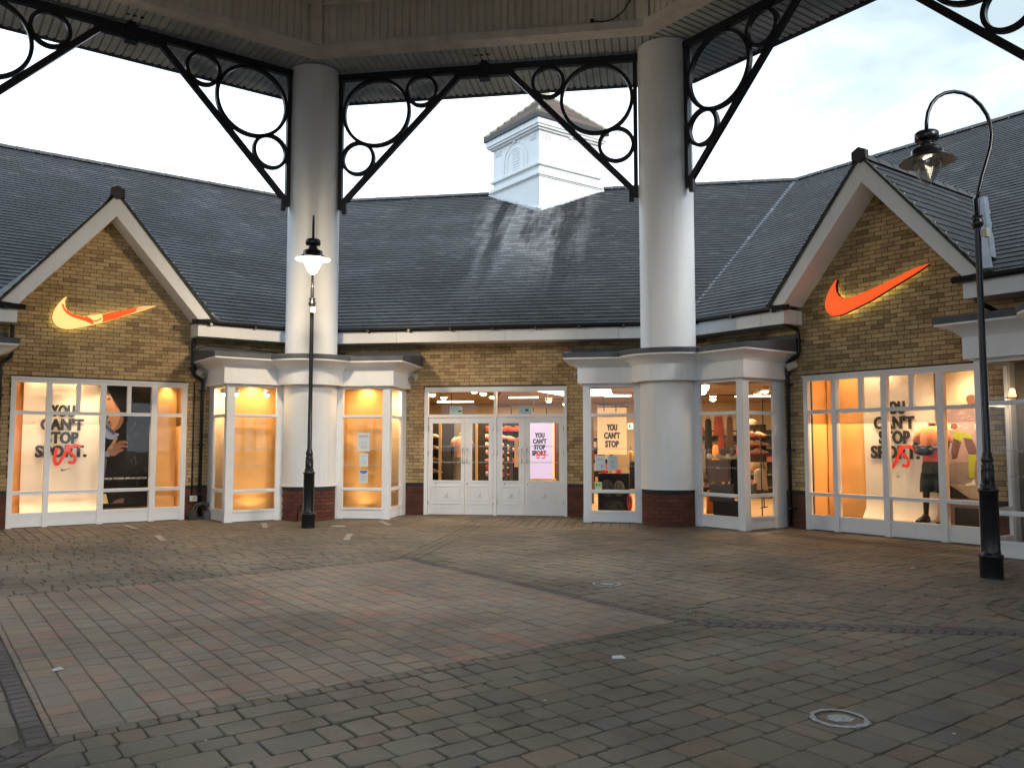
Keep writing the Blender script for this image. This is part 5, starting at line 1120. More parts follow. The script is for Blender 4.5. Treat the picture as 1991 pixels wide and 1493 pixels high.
def mannequin(loc, rz, lab, skin, shirt, shorts, shirt2=None, crossed=True, hgt=1.0, long_legs=False):
    t = thing("mannequin", lab, "mannequin", loc, rz, "headless mannequins in the shop")
    V, E, R = [], [], []
    def add(p, r, par=None):
        V.append(tuple(c * hgt for c in p)); R.append(r * hgt)
        if par is not None: E.append((par, len(V) - 1))
        return len(V) - 1
    pel = add((0, 0, .92), .13); ab = add((0, 0, 1.08), .115, pel); ch = add((0, 0, 1.28), .15, ab); nk0 = add((0, 0, 1.43), .085, ch); nk = add((0, -.01, 1.52), .055, nk0)
    for s_ in (1, -1):
        sh = add((s_ * .17, 0, 1.38), .065, ch); 
        if crossed: el = add((s_ * .27, -.06, 1.14), .047, sh); wr = add((s_ * .08, -.23, 1.12), .036, el); hd = add((-s_ * .06, -.24, 1.15), .036, wr); add((-s_ * .12, -.22, 1.17), .02, hd)
        else: el = add((s_ * .25, .03, 1.10), .044, sh); wr = add((s_ * .24, -.06, .88), .034, el); hd = add((s_ * .24, -.08, .80), .034, wr); add((s_ * .235, -.09, .72), .018, hd)
        hp_ = add((s_ * .10, 0, .86), .09, pel); kn = add((s_ * .13, -.01, .48), .058, hp_); an = add((s_ * .16, .01, .09), .038, kn); ft = add((s_ * .17, -.07, .045), .042, an); add((s_ * .18, -.17, .035), .03, ft)
    me = bpy.data.meshes.new("body"); me.from_pydata(V, E, []); me.materials.append(skin); o = put(me, "body", t)
    md = o.modifiers.new("skin", 'SKIN'); md.use_smooth_shade = True; ss = o.modifiers.new("sub", 'SUBSURF'); ss.levels = 1; ss.render_levels = 1
    for i, r in enumerate(R): me.skin_vertices[0].data[i].radius = (r, r)
    me.skin_vertices[0].data[0].use_root = True
    def ell(z, rx, ry, n=16, cx=0, cy=0): return [(hgt * (cx + rx * cos(2 * pi * i / n)), hgt * (cy + ry * sin(2 * pi * i / n)), hgt * z) for i in range(n)]
    mb = MB(); mb.loft([ell(.93, .165, .125), ell(1.02, .158, .12), ell(1.15, .175, .13)], caps=False); mb.build("shirt_hem", shirt2 or shirt, t)
    mb = MB(); mb.loft([ell(1.151, .175, .13), ell(1.25, .20, .14), ell(1.36, .205, .13), ell(1.42, .17, .105), ell(1.46, .10, .08), ell(1.47, .07, .065)], caps=False)
    for s_ in (1, -1): mb.tube([(hgt * s_ * .13, 0, hgt * 1.39), (hgt * s_ * .20, -.01 * hgt, hgt * 1.33), (hgt * s_ * .245, -.035 * hgt, hgt * 1.22)], .08, 12, rr=[.085 * hgt, .083 * hgt, .072 * hgt])
    mb.build("shirt", shirt, t)
    mb = MB(); mb.loft([ell(.74, .185, .135), ell(.86, .18, .135), ell(.95, .15, .118)], caps=False); zk = .46 if not long_legs else .12
    for s_ in (1, -1): mb.loft([ell(zk, .105, .10, cx=s_ * .125), ell(.62, .11, .105, cx=s_ * .112), ell(.76, .10, .12, cx=s_ * .09)], caps=False)
    mb.build("shorts", shorts, t)
    mb = MB(); mb.tube([(0, -.01 * hgt, hgt * 1.50), (0, -.015 * hgt, hgt * 1.545)], .06 * hgt, 14); mb.build("neck_cap", colm("neck_cap", (.62, .50, .34)), t)
    sm = MB()
    for s_ in (1, -1): sm.loft([[(hgt * (s_ * .165 + a), hgt * b, hgt * z) for a, b, z in ((-.045, y_, .0), (.045, y_, 0), (.04, y_, h_ * .7), (.015, y_, h_), (-.015, y_, h_), (-.04, y_, h_ * .7))] for y_, h_ in ((.06, .09), (.03, .13), (-.03, .12), (-.09, .07), (-.17, .05), (-.2, .03))])
    sm.build("shoes", BLACKP, t)
    return t
OR_S = colm("orange_shirt", (.95, .30, .10)); PK_S = colm("pink_shirt_hem", (.62, .10, .12)); BK_SH = colm("black_shorts", (.018, .022, .018))
mq = mannequin((*side_pt(1, .50, W + .50)[:2], .24), ang(1) - .1, "headless mannequin with folded arms in orange shirt and black shorts, right display window", BODYM, OR_S, BK_SH, PK_S, hgt=1.07)
bg = thing("gym_bag", "small black bag clasped in the orange-shirted mannequin's folded arms", "bag", (*side_pt(1, .50, W + .20)[:2], 1.34), ang(1)); mb = MB(); mb.blob((0, 0, .06), (.17, .06, .075), 12, 8); mb.build("body", BLACKP, bg); MB().tube([(-.1, -.03, .12), (0, -.05, .15), (.1, -.03, .12)], .01, 6).build("strap", BLACKP, bg)
MB().box(-1.42, -.92, W + 1.78, W + 2.25, .016, .33).build("mannequin_plinth", GREYW, room)
mannequin((-1.16, W + 2.0, .335), .25, "headless mannequin in peach top and patterned leggings behind the leftmost door", colm("dark_mannequin", (.03, .02, .016), .35), colm("peach_top", (.85, .45, .28)), colm("patterned_leggings", (.20, .17, .13)), crossed=False, long_legs=True, hgt=.93)
def garment(name, lab, loc, rz, w, h, dpt, mat, grp, flare=1.1):
    t = thing(name, lab, "garment", loc, rz, grp); mb = MB(); rings = []
    for f_, g_ in ((0, flare), (.3, 1.0), (.7, .9), (.93, .85), (1, .35)):
        n_ = 14; rings.append([(w / 2 * g_ * cos(2 * pi * i / n_) * (1 + .05 * sin(5 * i)), dpt / 2 * g_ * sin(2 * pi * i / n_) * (1 + .15 * cos(3 * i)), h * f_) for i in range(n_)])
    mb.loft(rings); mb.build("cloth", mat, t); mb = MB(); mb.tube([(-w * .35, 0, h * .97), (0, 0, h + .05), (w * .35, 0, h * .97)], .006, 5); mb.tube([(0, 0, h + .04), (0, 0, h + .12)], .005, 5); mb.build("hanger", BLACKP, t); return t
GG = "clothes hanging in the right bay"
garment("hanging_garment", "red-orange patterned top hanging highest in the right bay", (4.62, W - .50, 1.70), -.3, .21, .36, .1, colm("red_orange_top", (.85, .15, .07)), GG, .95)
garment("hanging_garment", "narrow red-orange shorts hanging under the patterned top", (4.66, W - .52, 1.43), -.3, .13, .25, .08, colm("red_orange_top", (.85, .15, .07)), GG, .95)
garment("hanging_garment", "dark green jacket hanging left of the red-orange top", (4.42, W - .45, 1.40), -.3, .15, .62, .1, colm("dark_green_cloth", (.05, .045, .035)), GG)
garment("hanging_garment", "tan jacket hanging right of the red-orange top", (4.84, W - .45, 1.45), -.3, .14, .60, .1, colm("tan_cloth", (.30, .2, .11)), GG)
garment("hanging_garment", "bright orange trousers hanging low in the right bay", (4.42, W - .75, .16), -.3, .17, .46, .12, colm("orange_cloth", (.95, .25, .04)), GG)
garment("hanging_garment", "beige padded jacket hanging behind the orange trousers", (4.58, W - .35, .35), -.3, .2, .78, .12, colm("beige_cloth", (.30, .24, .17)), GG)
garment("hanging_garment", "black sports top with pale print hanging by the bay corner post", (4.92, W - .55, .45), -.2, .22, .80, .13, colm("black_cloth", (.012, .012, .016)), GG)
garment("hanging_garment", "grey sweater hanging above the shoe boxes in the right bay", (4.80, W + .3, .9), -.2, .24, .7, .13, colm("grey_cloth", (.14, .13, .12)), GG)
garment("hanging_garment", "pale yellow tee shirt hanging in the right return pane", (5.45, W + 1.1, 1.55), -.4, .30, .5, .1, colm("pale_yellow_cloth", (.78, .62, .38)), GG)
garment("hanging_garment", "white jacket draped low in the right return pane", (5.45, W - .20, .60), -.5, .28, .42, .16, colm("white_cloth", (.78, .66, .46)), GG)
garment("hanging_garment", "yellow jacket hanging beside the slogan banner", (2.86, W + 1.0, .95), 0, .12, .42, .1, colm("mustard_cloth", (.8, .55, .22)), GG)
garment("hanging_garment", "black jacket hanging below the exit sign", (2.92, W + .8, .55), 0, .2, .6, .14, colm("black_cloth", (.012, .012, .016)), GG)
for i, (x_, y_, z_, w_, h_, c_, lab) in enumerate(((4.62, W - .95, .42, .42, .32, (.085, .075, .07), "brown storage crate in the middle of the right bay"), (4.62, W - .55, .78, .40, .42, (.14, .10, .085), "brown display box with small white badge in the right bay"), (4.78, W - .85, .05, .60, .36, (.018, .018, .025), "low black bench in the right bay"), (5.22, W - .55, .50, .16, .24, (.12, .11, .12), "grey box on the trolley in the right return pane"))):
    t = thing("display_box", lab, "box", (x_, y_, z_), -.35); MB().box(-w_ / 2, w_ / 2, -.12, .12, 0, h_).build("case", colm("box_tone_%s" % "abcd"[i], c_), t); MB().box(-w_ / 2 - .006, w_ / 2 + .006, -.126, .126, h_ - .035, h_ + .004).build("lid", colm("box_tone_%s" % "abcd"[i], c_), t)
    if i == 1: MB().box(-.03, .03, -.125, -.121, .25, .29).build("badge", colm("badge_white", (.7, .65, .55)), t)
for i in range(4): o = put(SHOES[3 if i % 2 else 1], "shoe", None, (4.50 + .13 * i, W - .60 - .045 * i, 1.226), -.3 + i); tag(o, ("leftmost", "second", "third", "rightmost")[i] + " pale trainer on the brown display box in the right bay", "shoe", "trainers on the display box")
def clothes_rail(x, y, rz, n, where, cols, z=1.55):
    t = thing("clothes_rail", "dark metal clothes rail standing " + where, "clothes rail", (x, y, 0), rz); mb = MB(); L = n * .11 + .1
    for e_ in (-L / 2, L / 2): mb.tube([(e_, 0, .02), (e_, 0, z)], .014, 6); mb.tube([(e_, -.2, .03), (e_, .2, .03)], .014, 6)
    mb.tube([(-L / 2, 0, z), (L / 2, 0, z)], .014, 6); mb.build("rail_frame", BLACKP, t)
    for i in range(n):
        cn, c = cols[i % len(cols)]; e_ = -L / 2 + .1 + i * .11; gx, gy = rot2((e_, 0), rz); h = random.uniform(.55, .8)
        garment("hanging_garment", "%s garment, %s from the left on the rail %s" % (cn, ("first", "second", "third", "fourth", "fifth", "sixth", "seventh")[i], where), (x + gx, y + gy, z - .06 - h), rz + random.uniform(.9, 1.5), .42, h, .09, colm(cn.replace(" ", "_") + "_cloth", c), "clothes on the inner rails")
random.seed(21); NC = [("charcoal", (.03, .03, .035)), ("brick red", (.42, .06, .04)), ("grey", (.14, .13, .12)), ("navy", (.02, .03, .07)), ("orange", (.95, .25, .04)), ("sand", (.42, .32, .2))]
clothes_rail(-.45, W + 4.6, .1, 6, "deep behind the middle doors", NC); clothes_rail(3.4, W + 3.9, -.3, 7, "behind the right bay column", NC); clothes_rail(5.6, W + 3.0, -.5, 6, "behind the right return pane", NC); clothes_rail(4.6, W + 2.6, -.2, 5, "behind the display boxes", NC)
for (x, y, rz, w, h, lab) in ((-2.9, W + 6.5, .15, 2.2, 1.9, "long dark wall unit of shelves at the far left of the shop"), (.4, W + 8.5, 0, 3.6, 1.7, "long dark wall unit of shelves at the back of the shop"), (5.2, W + 6.5, -.3, 3.0, 1.9, "long dark wall unit of shelves at the far right of the shop")):
    t = thing("wall_unit", lab, "wall unit", (x, y, 0), rz); MB().box(-w / 2, w / 2, .3, .34, .02, h).build("back_board", DARKW, t)
    for q in range(5): MB().box(-w / 2, w / 2, 0, .298, .3 + q * .36, .33 + q * .36).build("shelf", GREYW, t)
    st = MB(); random.seed(int(x * 10))
    for q in range(5):
        u = -w / 2 + .05
        while u < w / 2 - .2: ww = random.uniform(.1, .24); st.box(u, u + ww, .05, .27, .331 + q * .36, .331 + q * .36 + random.uniform(.06, .22)); u += ww + random.uniform(.02, .12)
    st.build("folded_stock", piece_mat("folded_stock", [(0, (.5, .42, .3)), (.3, (.6, .12, .07)), (.5, (.05, .05, .07)), (.8, (.7, .6, .45)), (1, (.8, .3, .1))], grain=20) if "folded_stock" not in MATS else MATS["folded_stock"], t, kind="stuff")
t = thing("clothes_trolley", "black-framed rolling clothes rail in the right return pane", "clothes rail", (5.62, W - .60, 0), -.5); mb = MB()
for x_ in (-.22, .12): mb.tube([(x_, 0, .06), (x_, 0, 1.7)], .012, 6)
mb.tube([(-.22, 0, .62), (.12, 0, .55)], .012, 6); mb.tube([(-.22, 0, .50), (.12, 0, .50)], .012, 6); mb.tube([(-.24, -.12, .08), (-.24, .12, .08)], .012, 6); mb.tube([(.12, -.12, .08), (.12, .12, .08)], .012, 6); mb.build("rail_frame", BLACKP, t)
wm = MB()
for x_ in (-.24, .12):
    for y_ in (-.12, .12): wm.tube([(x_ - .015, y_, .035), (x_ + .015, y_, .035)], .034, 12, up=(0, 0, 1))
wm.build("castors", BLACKP, t)
t = thing("luggage_rack", "low black rack under the caps in the right bay", "rack", (2.48, W + .1, 0)); MB().box(-.30, .36, -.02, .3, .88, .90).build("top_board", DARKW, t); MB().box(-.30, -.27, -.02, .3, .02, .88).build("side_board", DARKW, t); MB().box(.33, .36, -.02, .3, .02, .88).build("side_board", DARKW, t); MB().box(-.27, .33, .27, .30, .02, .88).build("back_board", DARKW, t)
for i, (x_, c_) in enumerate(((2.30, (.70, .06, .05)), (2.45, (.85, .45, .22)), (2.62, (.70, .06, .05)))):
    t = thing("cap", ("red cap on the left of the rack in the right bay", "peach cap in the middle of the rack in the right bay", "red cap on the right of the rack in the right bay")[i], "cap", (x_, W + .07, .902), 0, "caps on the rack"); mb = MB(); mb.lathe([(.055, 0), (.058, .04), (.045, .075), (.02, .092), (0, .095)], n=14); mb.build("crown", colm("cap_%s" % "abc"[i], c_), t); MB().slab([(-.045, -.03), (-.035, -.10), (0, -.12), (.035, -.10), (.045, -.03)], .002, .012).build("peak", colm("cap_%s" % "abc"[i], c_), t)
for i, (x_, z_, w_, h_, c_, lab) in enumerate(((2.38, .42, .26, .36, (.06, .055, .05), "dark grey rucksack on the rack in the right bay"), (2.62, .42, .24, .34, (.12, .11, .09), "mottled grey rucksack on the rack in the right bay"), (2.50, .06, .52, .28, (.022, .024, .026), "long black holdall on the floor of the right bay"), (2.84, .12, .12, .36, (.55, .07, .05), "red bag standing at the right of the right bay"))):
    t = thing("sports_bag", lab, "bag", (x_, W + .02, z_)); mb = MB(); mb.blob((0, 0, h_ / 2), (w_ / 2, .11, h_ / 2), 14, 10); mb.build("body", colm("bag_%s" % "abcd"[i], c_), t); MB().tube([(-w_ * .2, -.1, h_ * .5), (-w_ * .15, -.13, h_ * .85), (w_ * .15, -.13, h_ * .85), (w_ * .2, -.1, h_ * .5)], .01, 6).build("strap", BLACKP, t)
text("MEN", room, 4.95, W + .2, 2.05, .16, .06, colm("frost_white", (.5, .5, .48)), "wall_lettering", rz=-.3)

# ------------------------------------------------------------------ display window boxes (left gable and right gable)
def disp_box(k, wall_mat, lab):
    t = thing("display_recess", lab, "display recess", (*side_pt(k, 0, W)[:2], 0), ang(k)); Y0, Y1 = .13, 1.15
    mb = MB(); mb.box(-1.62, -1.59, Y0, Y1, 0, 2.95); mb.box(1.50, 1.53, Y0, Y1, 0, 2.95); mb.build("side_wall", wall_mat, t)
    MB().box(-1.59, 1.50, Y1, Y1 + .04, 0, 2.95).build("back_wall", DARKW if k == -1 else CREAM, t); MB().box(-1.59, 1.50, Y0, Y1, 2.90, 2.93).build("ceiling", CREAM, t); MB().box(-1.59, 1.50, Y0, Y1, .17, .215).build("platform", colm("pale_platform", (.62, .50, .36), .5) if k == -1 else colm("grey_platform", (.22, .19, .16), .35), t)
    return t
def paper(mb, x0, x1, z0, z1, y, amp=.01, curl=0, seed=1):         # a hanging sheet with soft ripples and thickness
    random.seed(seed); nx, nz = 14, 16; ph = [random.uniform(0, 6) for _ in range(6)]; V = []
    for s_ in (0, 1):
        for j in range(nz + 1):
            for i in range(nx + 1):
                x, z = x0 + (x1 - x0) * i / nx, z0 + (z1 - z0) * j / nz; w = amp * (sin(7 * x + 3 * z + ph[0]) * .5 + sin(11 * z - 4 * x + ph[1]) * .35 + sin(4.5 * z + ph[2]) * .4)
                cy = -curl * max(0, 1 - (z - z0) / .12) ** 2; V.append((x, y + w + cy + s_ * .003, z))
    F_ = []; n = (nx + 1) * (nz + 1)
    for j in range(nz):
        for i in range(nx): a = j * (nx + 1) + i; F_.append((a, a + 1, a + nx + 2, a + nx + 1)); F_.append((n + a, n + a + nx + 1, n + a + nx + 2, n + a + 1))
    return mb.add(V, F_, True)
def spotlight(parent, x, y, z, target, power, color=(1.0, .74, .40), size=radians(80), lab="spot"):
    t_ = Vector(target) - Vector((x, y, z)); q = t_.to_track_quat('-Z', 'Y').to_euler(); d = t_.normalized()
    mb = MB(); mb.tube([(x - d.x * .12, y - d.y * .12, z - d.z * .12), (x - d.x * .01, y - d.y * .01, z - d.z * .01)], .035, 12); mb.build("spot_can", BLACKP, parent)
    mb = MB(); mb.tube([(x - d.x * .009, y - d.y * .009, z - d.z * .009), (x, y, z)], .03, 12); mb.build("spot_face", LAMP_E, parent)
    light('SPOT', parent, (x + d.x * .02, y + d.y * .02, z + d.z * .02), power, color, .03, q, size, name="spot_beam", blend=.9)
bl = disp_box(-1, ORANGE, "lit window recess lined with orange paper behind the left display window")
br = disp_box(1, ORANGE, "lit window recess lined with orange paper behind the right display window")
for (k, par, x0, x1, y, lab, sd_) in ((-1, None, -1.58, -1.22, .62, "strip of orange paper left of the slogan banner, left window", 2), (-1, None, 1.00, 1.40, .30, "strip of orange paper right of the black poster, left window", 3), (1, None, -1.56, -.60, .72, "wide orange paper backdrop left of the slogan banner, right window", 4)):
    t = thing("backdrop_paper", lab, "backdrop", (*side_pt(k, 0, W)[:2], 0), ang(k), "orange paper backdrops"); m_ = MB(); paper(m_, x0, x1, .22, 2.86, y, .012, 0, sd_); m_.build("sheet", ORANGE, t); MB().tube([(x0, y, 2.865), (x1, y, 2.865)], .012, 8).build("top_bar", STEEL, t)
sl = thing("slogan_banner", "pale banner with black slogan and red scrawl in the left window", "banner", (*side_pt(-1, 0, W)[:2], 0), ang(-1)); m_ = MB(); paper(m_, -1.30, .025, .235, 2.86, .52, .009, .10, 5); m_.build("sheet", BANNER, sl); MB().tube([(-1.3, .52, 2.865), (.025, .52, 2.865)], .012, 8).build("top_bar", STEEL, sl)
slogan(sl, -.64, .498, 1.262); scrawl(sl, -.55, .494, 1.25); tk = [(x * .09 - .55, (z - 3.75) * .09 + 1.0) for x, z in SWOOSH_R]; MB().prism(tk[::-1], .494, .496).build("tick_print", INK, sl)
sr = thing("slogan_banner", "pale banner with black slogan and red scrawl in the right window", "banner", (*side_pt(1, 0, W)[:2], 0), ang(1)); m_ = MB(); paper(m_, -.80, .46, .225, 2.86, .66, .009, .12, 6); m_.build("sheet", BANNER, sr); MB().tube([(-.8, .66, 2.865), (.46, .66, 2.865)], .012, 8).build("top_bar", STEEL, sr)
slogan(sr, -.235, .638, 1.262, .99); scrawl(sr, -.14, .634, 1.24); tk = [(x * .05 - .16, (z - 3.75) * .05 + .95) for x, z in SWOOSH_R]; MB().prism(tk[::-1], .634, .636).build("tick_print", INK, sr)
# black poster with hooded figure
bp = thing("fashion_poster", "tall black poster of a hooded figure with raised hand, left window", "poster", (*side_pt(-1, 0, W)[:2], 0), ang(-1)); MB().box(.03, .965, .46, .475, .35, 2.86).build("sheet", BLACKPAPER, bp)
SK1, SK2, SK3 = colm("print_skin_light", (.50, .25, .13), .6), colm("print_skin_mid", (.24, .11, .07), .6), colm("print_skin_dark", (.12, .06, .045), .45)
HOOD = flat_mat("print_hood", (.012, .010, .009), .6, .6, 4, spec=.15); SKYP = colm("print_blue", (.20, .26, .42), .45)
def pr(parent, poly, y, mat, nm): P = poly if area(poly) < 0 else poly[::-1]; MB().prism(P, y - .0012, y).build(nm, mat, parent)
pr(bp, [(.035, 2.11), (.088, 2.111), (.13, 2.068), (.167, 1.918), (.253, 1.76), (.39, 1.70), (.273, 1.60), (.15, 1.62), (.035, 1.75)], .4585, SKYP, "background_print")
pr(bp, [(.035, 1.98), (.035, 1.90), (.25, 1.70), (.30, 1.72), (.28, 1.755)], .4582, colm("print_dark_blue", (.05, .07, .12), .45), "background_print")
pr(bp, [(.035, 2.55), (.035, 2.13), (.111, 2.165), (.092, 2.235), (.106, 2.324), (.101, 2.475), (.13, 2.56)], .4585, colm("print_cream", (.85, .62, .36), .45), "background_print")
pr(bp, [(.035, 2.55), (.10, 2.50), (.165, 2.504), (.24, 2.70), (.30, 2.84), (.035, 2.84)], .4584, colm("print_hair", (.06, .035, .022), .5), "hair_print")
pr(bp, [(.13, 2.62), (.165, 2.50), (.25, 2.37), (.386, 2.12), (.433, 2.02), (.43, 1.93), (.36, 1.70), (.28, 1.60), (.20, 1.25), (.18, .70), (.22, .37), (.95, .37), (.95, 2.3), (.86, 2.62), (.62, 2.82), (.30, 2.82)], .4578, HOOD, "hood_print")
pr(bp, [(.101, 2.475), (.165, 2.504), (.208, 2.434), (.276, 2.329), (.337, 2.224), (.386, 2.127), (.433, 2.029), (.428, 1.94), (.365, 1.832), (.27, 1.756), (.228, 1.804), (.21, 1.857), (.168, 1.897), (.183, 1.927), (.141, 1.962), (.156, 2.024), (.162, 2.078), (.111, 2.165), (.092, 2.235), (.106, 2.324)], .4564, SK1, "face_print")
pr(bp, [(.112, 2.387), (.142, 2.44), (.192, 2.425), (.18, 2.39), (.14, 2.375)], .4545, SK3, "eye_print"); pr(bp, [(.115, 2.46), (.15, 2.49), (.20, 2.44), (.17, 2.455)], .4545, SK3, "brow_print"); pr(bp, [(.145, 1.965), (.19, 1.963), (.21, 1.945), (.183, 1.928)], .4545, SK3, "nostril_print"); pr(bp, [(.172, 1.90), (.21, 1.905), (.225, 1.885), (.20, 1.862)], .4545, colm("print_lips", (.38, .10, .08), .45), "lips_print")
pr(bp, [(.27, 1.756), (.365, 1.832), (.428, 1.94), (.433, 2.029), (.386, 2.127), (.36, 2.02), (.33, 1.90), (.28, 1.83), (.235, 1.80)], .4548, SK2, "cheek_shade_print"); pr(bp, [(.337, 2.224), (.276, 2.329), (.208, 2.434), (.24, 2.34), (.30, 2.22)], .4548, SK2, "temple_shade_print")
pr(bp, [(.152, 1.389), (.158, 1.433), (.213, 1.503), (.274, 1.618), (.305, 1.671), (.338, 1.645), (.332, 1.6), (.293, 1.529), (.373, 1.574), (.455, 1.586), (.531, 1.556), (.523, 1.529), (.424, 1.52), (.36, 1.494), (.441, 1.508), (.533, 1.467), (.517, 1.449), (.427, 1.449), (.362, 1.423), (.461, 1.414), (.461, 1.387), (.38, 1.352), (.301, 1.282), (.228, 1.273), (.202, 1.318)], .4565, SK2, "hand_print")
for (p, q) in (((.25, 1.48), (.30, 1.53)), ((.27, 1.46), (.36, 1.495)), ((.27, 1.40), (.365, 1.424)), ((.30, 1.53), (.44, 1.565))): ribbon_m = MB(); ribbon(ribbon_m, [p, q], .005, .4535, .4545); ribbon_m.build("finger_line_print", SK3, bp)
pr(bp, [(.16, 1.40), (.22, 1.50), (.29, 1.63), (.30, 1.665), (.335, 1.645), (.29, 1.53), (.24, 1.42)], .4553, colm("print_skin_warm", (.36, .18, .11), .45), "hand_light_print")
pr(bp, [(.113, 1.354), (.152, 1.389), (.21, 1.318), (.196, 1.265), (.123, 1.266)], .4562, colm("print_cuff", (.20, .22, .26), .45), "cuff_print"); pr(bp, [(.04, 1.30), (.12, 1.27), (.16, 1.2), (.13, .9), (.10, .6), (.04, .6)], .4568, colm("print_denim", (.07, .085, .12), .45), "sleeve_print")
pr(bp, [(.273, .352), (.344, .416), (.458, .447), (.499, .445), (.485, .352)], .4565, SK3, "lower_hand_print"); pr(bp, [(.035, .54), (.163, .537), (.209, .352), (.035, .352)], .4565, colm("print_yellow", (.62, .55, .20), .45), "background_print")
for i in range(26):
    random.seed(40 + i); x_, z_ = random.uniform(.45, .9), random.uniform(.75, 2.6); mr = MB(); ribbon(mr, [(x_, z_), (x_ + random.uniform(-.05, .05), z_ + random.uniform(-.12, .05)), (x_ + random.uniform(-.08, .08), z_ - random.uniform(.02, .15))], [.004, .009, .002], .4555, .4562); mr.build("fold_print", colm("print_fold", (.04, .034, .03), .6), bp)
text("JOIN US. THE NIKE+ APPS AND NIKE.COM", bp, .505, .458, .805, .80, .05, colm("print_white", (.75, .73, .68)), bold=.02)
# athlete poster in the right window
apz = thing("fashion_poster", "poster of a runner in lime shorts behind the right-hand mannequin", "poster", (*side_pt(1, 0, W)[:2], 0), ang(1)); MB().box(.52, 1.48, .94, .955, .62, 2.86).build("sheet", colm("print_grey_ground", (.24, .20, .19), .5), apz)
pr(apz, [(.525, 1.75), (.525, 2.85), (1.475, 2.85), (1.475, 1.75)], .938, colm("print_pale_sky", (.82, .68, .50), .5), "background_print"); pr(apz, [(.525, 1.2), (.525, 1.75), (1.475, 1.75), (1.475, 1.25)], .938, colm("print_mauve", (.36, .26, .25), .5), "background_print"); pr(apz, [(.525, .63), (.525, .84), (.85, .63)], .938, INK, "shadow_print"); pr(apz, [(.85, .63), (.525, .85), (1.475, .87), (1.475, .63)], .9375, colm("print_road", (.40, .34, .28), .5), "road_print")
pr(apz, [(.525, 2.06), (.60, 2.12), (.833, 2.15), (.96, 2.11), (1.0, 2.0), (.965, 1.85), (.95, 1.67), (.789, 1.717), (.64, 1.734), (.612, 1.812), (.539, 1.891)], .936, colm("print_windbreaker", (.44, .31, .33), .5), "jacket_print")
pr(apz, [(.85, 2.11), (1.0, 2.0), (1.18, 2.05), (1.24, 1.9), (1.12, 1.82), (.965, 1.86)], .9365, colm("print_windbreaker_b", (.34, .22, .22), .5), "jacket_print")
pr(apz, [(.846, 2.251), (.863, 2.304), (.93, 2.327), (.995, 2.306), (1.007, 2.229), (.968, 2.15), (.896, 2.14)], .935, SK2, "head_print"); pr(apz, [(.599, 1.859), (.675, 1.865), (.702, 1.795), (.64, 1.75), (.58, 1.79)], .935, SK2, "fist_print")
pr(apz, [(.632, 1.734), (.781, 1.717), (.927, 1.67), (.918, 1.60), (.785, 1.625), (.753, 1.549), (.62, 1.626)], .9345, colm("print_lime", (.34, .40, .03), .5), "shorts_print")
pr(apz, [(.62, 1.62), (.753, 1.549), (.703, 1.411), (.668, 1.288), (.592, 1.264), (.575, 1.40)], .9352, SK3, "leg_print"); pr(apz, [(.785, 1.625), (.918, 1.602), (.984, 1.443), (.977, 1.353), (.856, 1.352), (.81, 1.488)], .9352, SK3, "leg_print"); pr(apz, [(.856, 1.352), (.977, 1.35), (.931, 1.021), (.937, .968), (.856, .966), (.845, 1.048)], .9345, colm("print_lime", (.34, .40, .03), .5), "sock_print"); pr(apz, [(.786, .865), (.875, .891), (.932, .955), (.95, .855), (.793, .835)], .934, colm("print_white", (.75, .73, .68)), "shoe_print")
for i in range(9):
    mr = MB(); random.seed(90 + i); x_, z_ = random.uniform(.62, .9), random.uniform(1.76, 2.08); ribbon(mr, [(x_, z_), (x_ + .06, z_ + random.uniform(-.06, .06)), (x_ + .1, z_ + random.uniform(-.03, .08))], [.003, .010, .003], .9345, .9352); mr.build("fold_print", colm("print_fold_light", (.75, .6, .58), .5), apz)
MB().box(.75, 1.48, .62, .92, .216, .50).build("plinth_block", DARKW, br)
for (bx, x, y, z, tg, p) in ((bl, -.35, .18, 2.84, (-.50, .55, 1.75), 34), (bl, .10, .16, 2.84, (.0, .5, 1.9), 20), (bl, -1.2, .2, 2.84, (-1.3, .6, 1.3), 20), (bl, 1.2, .15, 2.84, (1.2, .4, 1.4), 16), (br, -1.1, .2, 2.84, (-1.1, .7, 1.4), 26), (br, -.2, .2, 2.84, (-.3, .65, 1.7), 26), (br, .55, .15, 2.84, (.5, .55, 1.4), 26), (br, 1.15, .3, 2.84, (1.05, .93, 2.15), 34)):
    spotlight(bx, x, y, z, tg, p * 1.1)
for bx, yy in ((bl, .335), (br, .36)): light('AREA', bx, (-.45, yy, 2.88), 24, (1.0, .66, .36), .26, name="recess_wash"); light('AREA', bx, (-1.1, yy, 2.88), 22, (1.0, .66, .36), .26, name="recess_wash"); light('AREA', bx, (.9, yy, 2.88), 30, (1.0, .66, .36), .26, name="recess_wash")

# orange lining inside the left bay, cream lining of its returns
def bay_liner(j, sg, lab, wide=True):
    t = thing("backdrop_paper", lab, "backdrop", bays[j].location, vang(j), "orange paper backdrops"); mb = MB()
    random.seed(int(10 + sg + j)); n = 16; V0, V1 = [], []
    rows_ = []
    for q in range(14):
        z = .20 + (2.66 - .20) * q / 13; rows_.append([(*wing(.45 + (1.50 - .45) * i / n, BFACE + .36 + .012 * sin(9 * i / n + q * .5) + .01 * sin(q * 1.3 + i * .7), sg), z) for i in range(n + 1)])
    mb.loft(rows_ if sg > 0 else [r[::-1] for r in rows_], False, True, False); mb.build("sheet", ORANGE, t); m2 = MB(); wbox(m2, sg, .45, 1.5, BFACE + .385, BFACE + .40, .18, 2.68); m2.build("backing_board", PINE, t); return t
bay_liner(-1, -1, "orange paper backdrop filling the left bay, left of the column"); bay_liner(-1, 1, "orange paper backdrop with notices filling the left bay, right of the column")
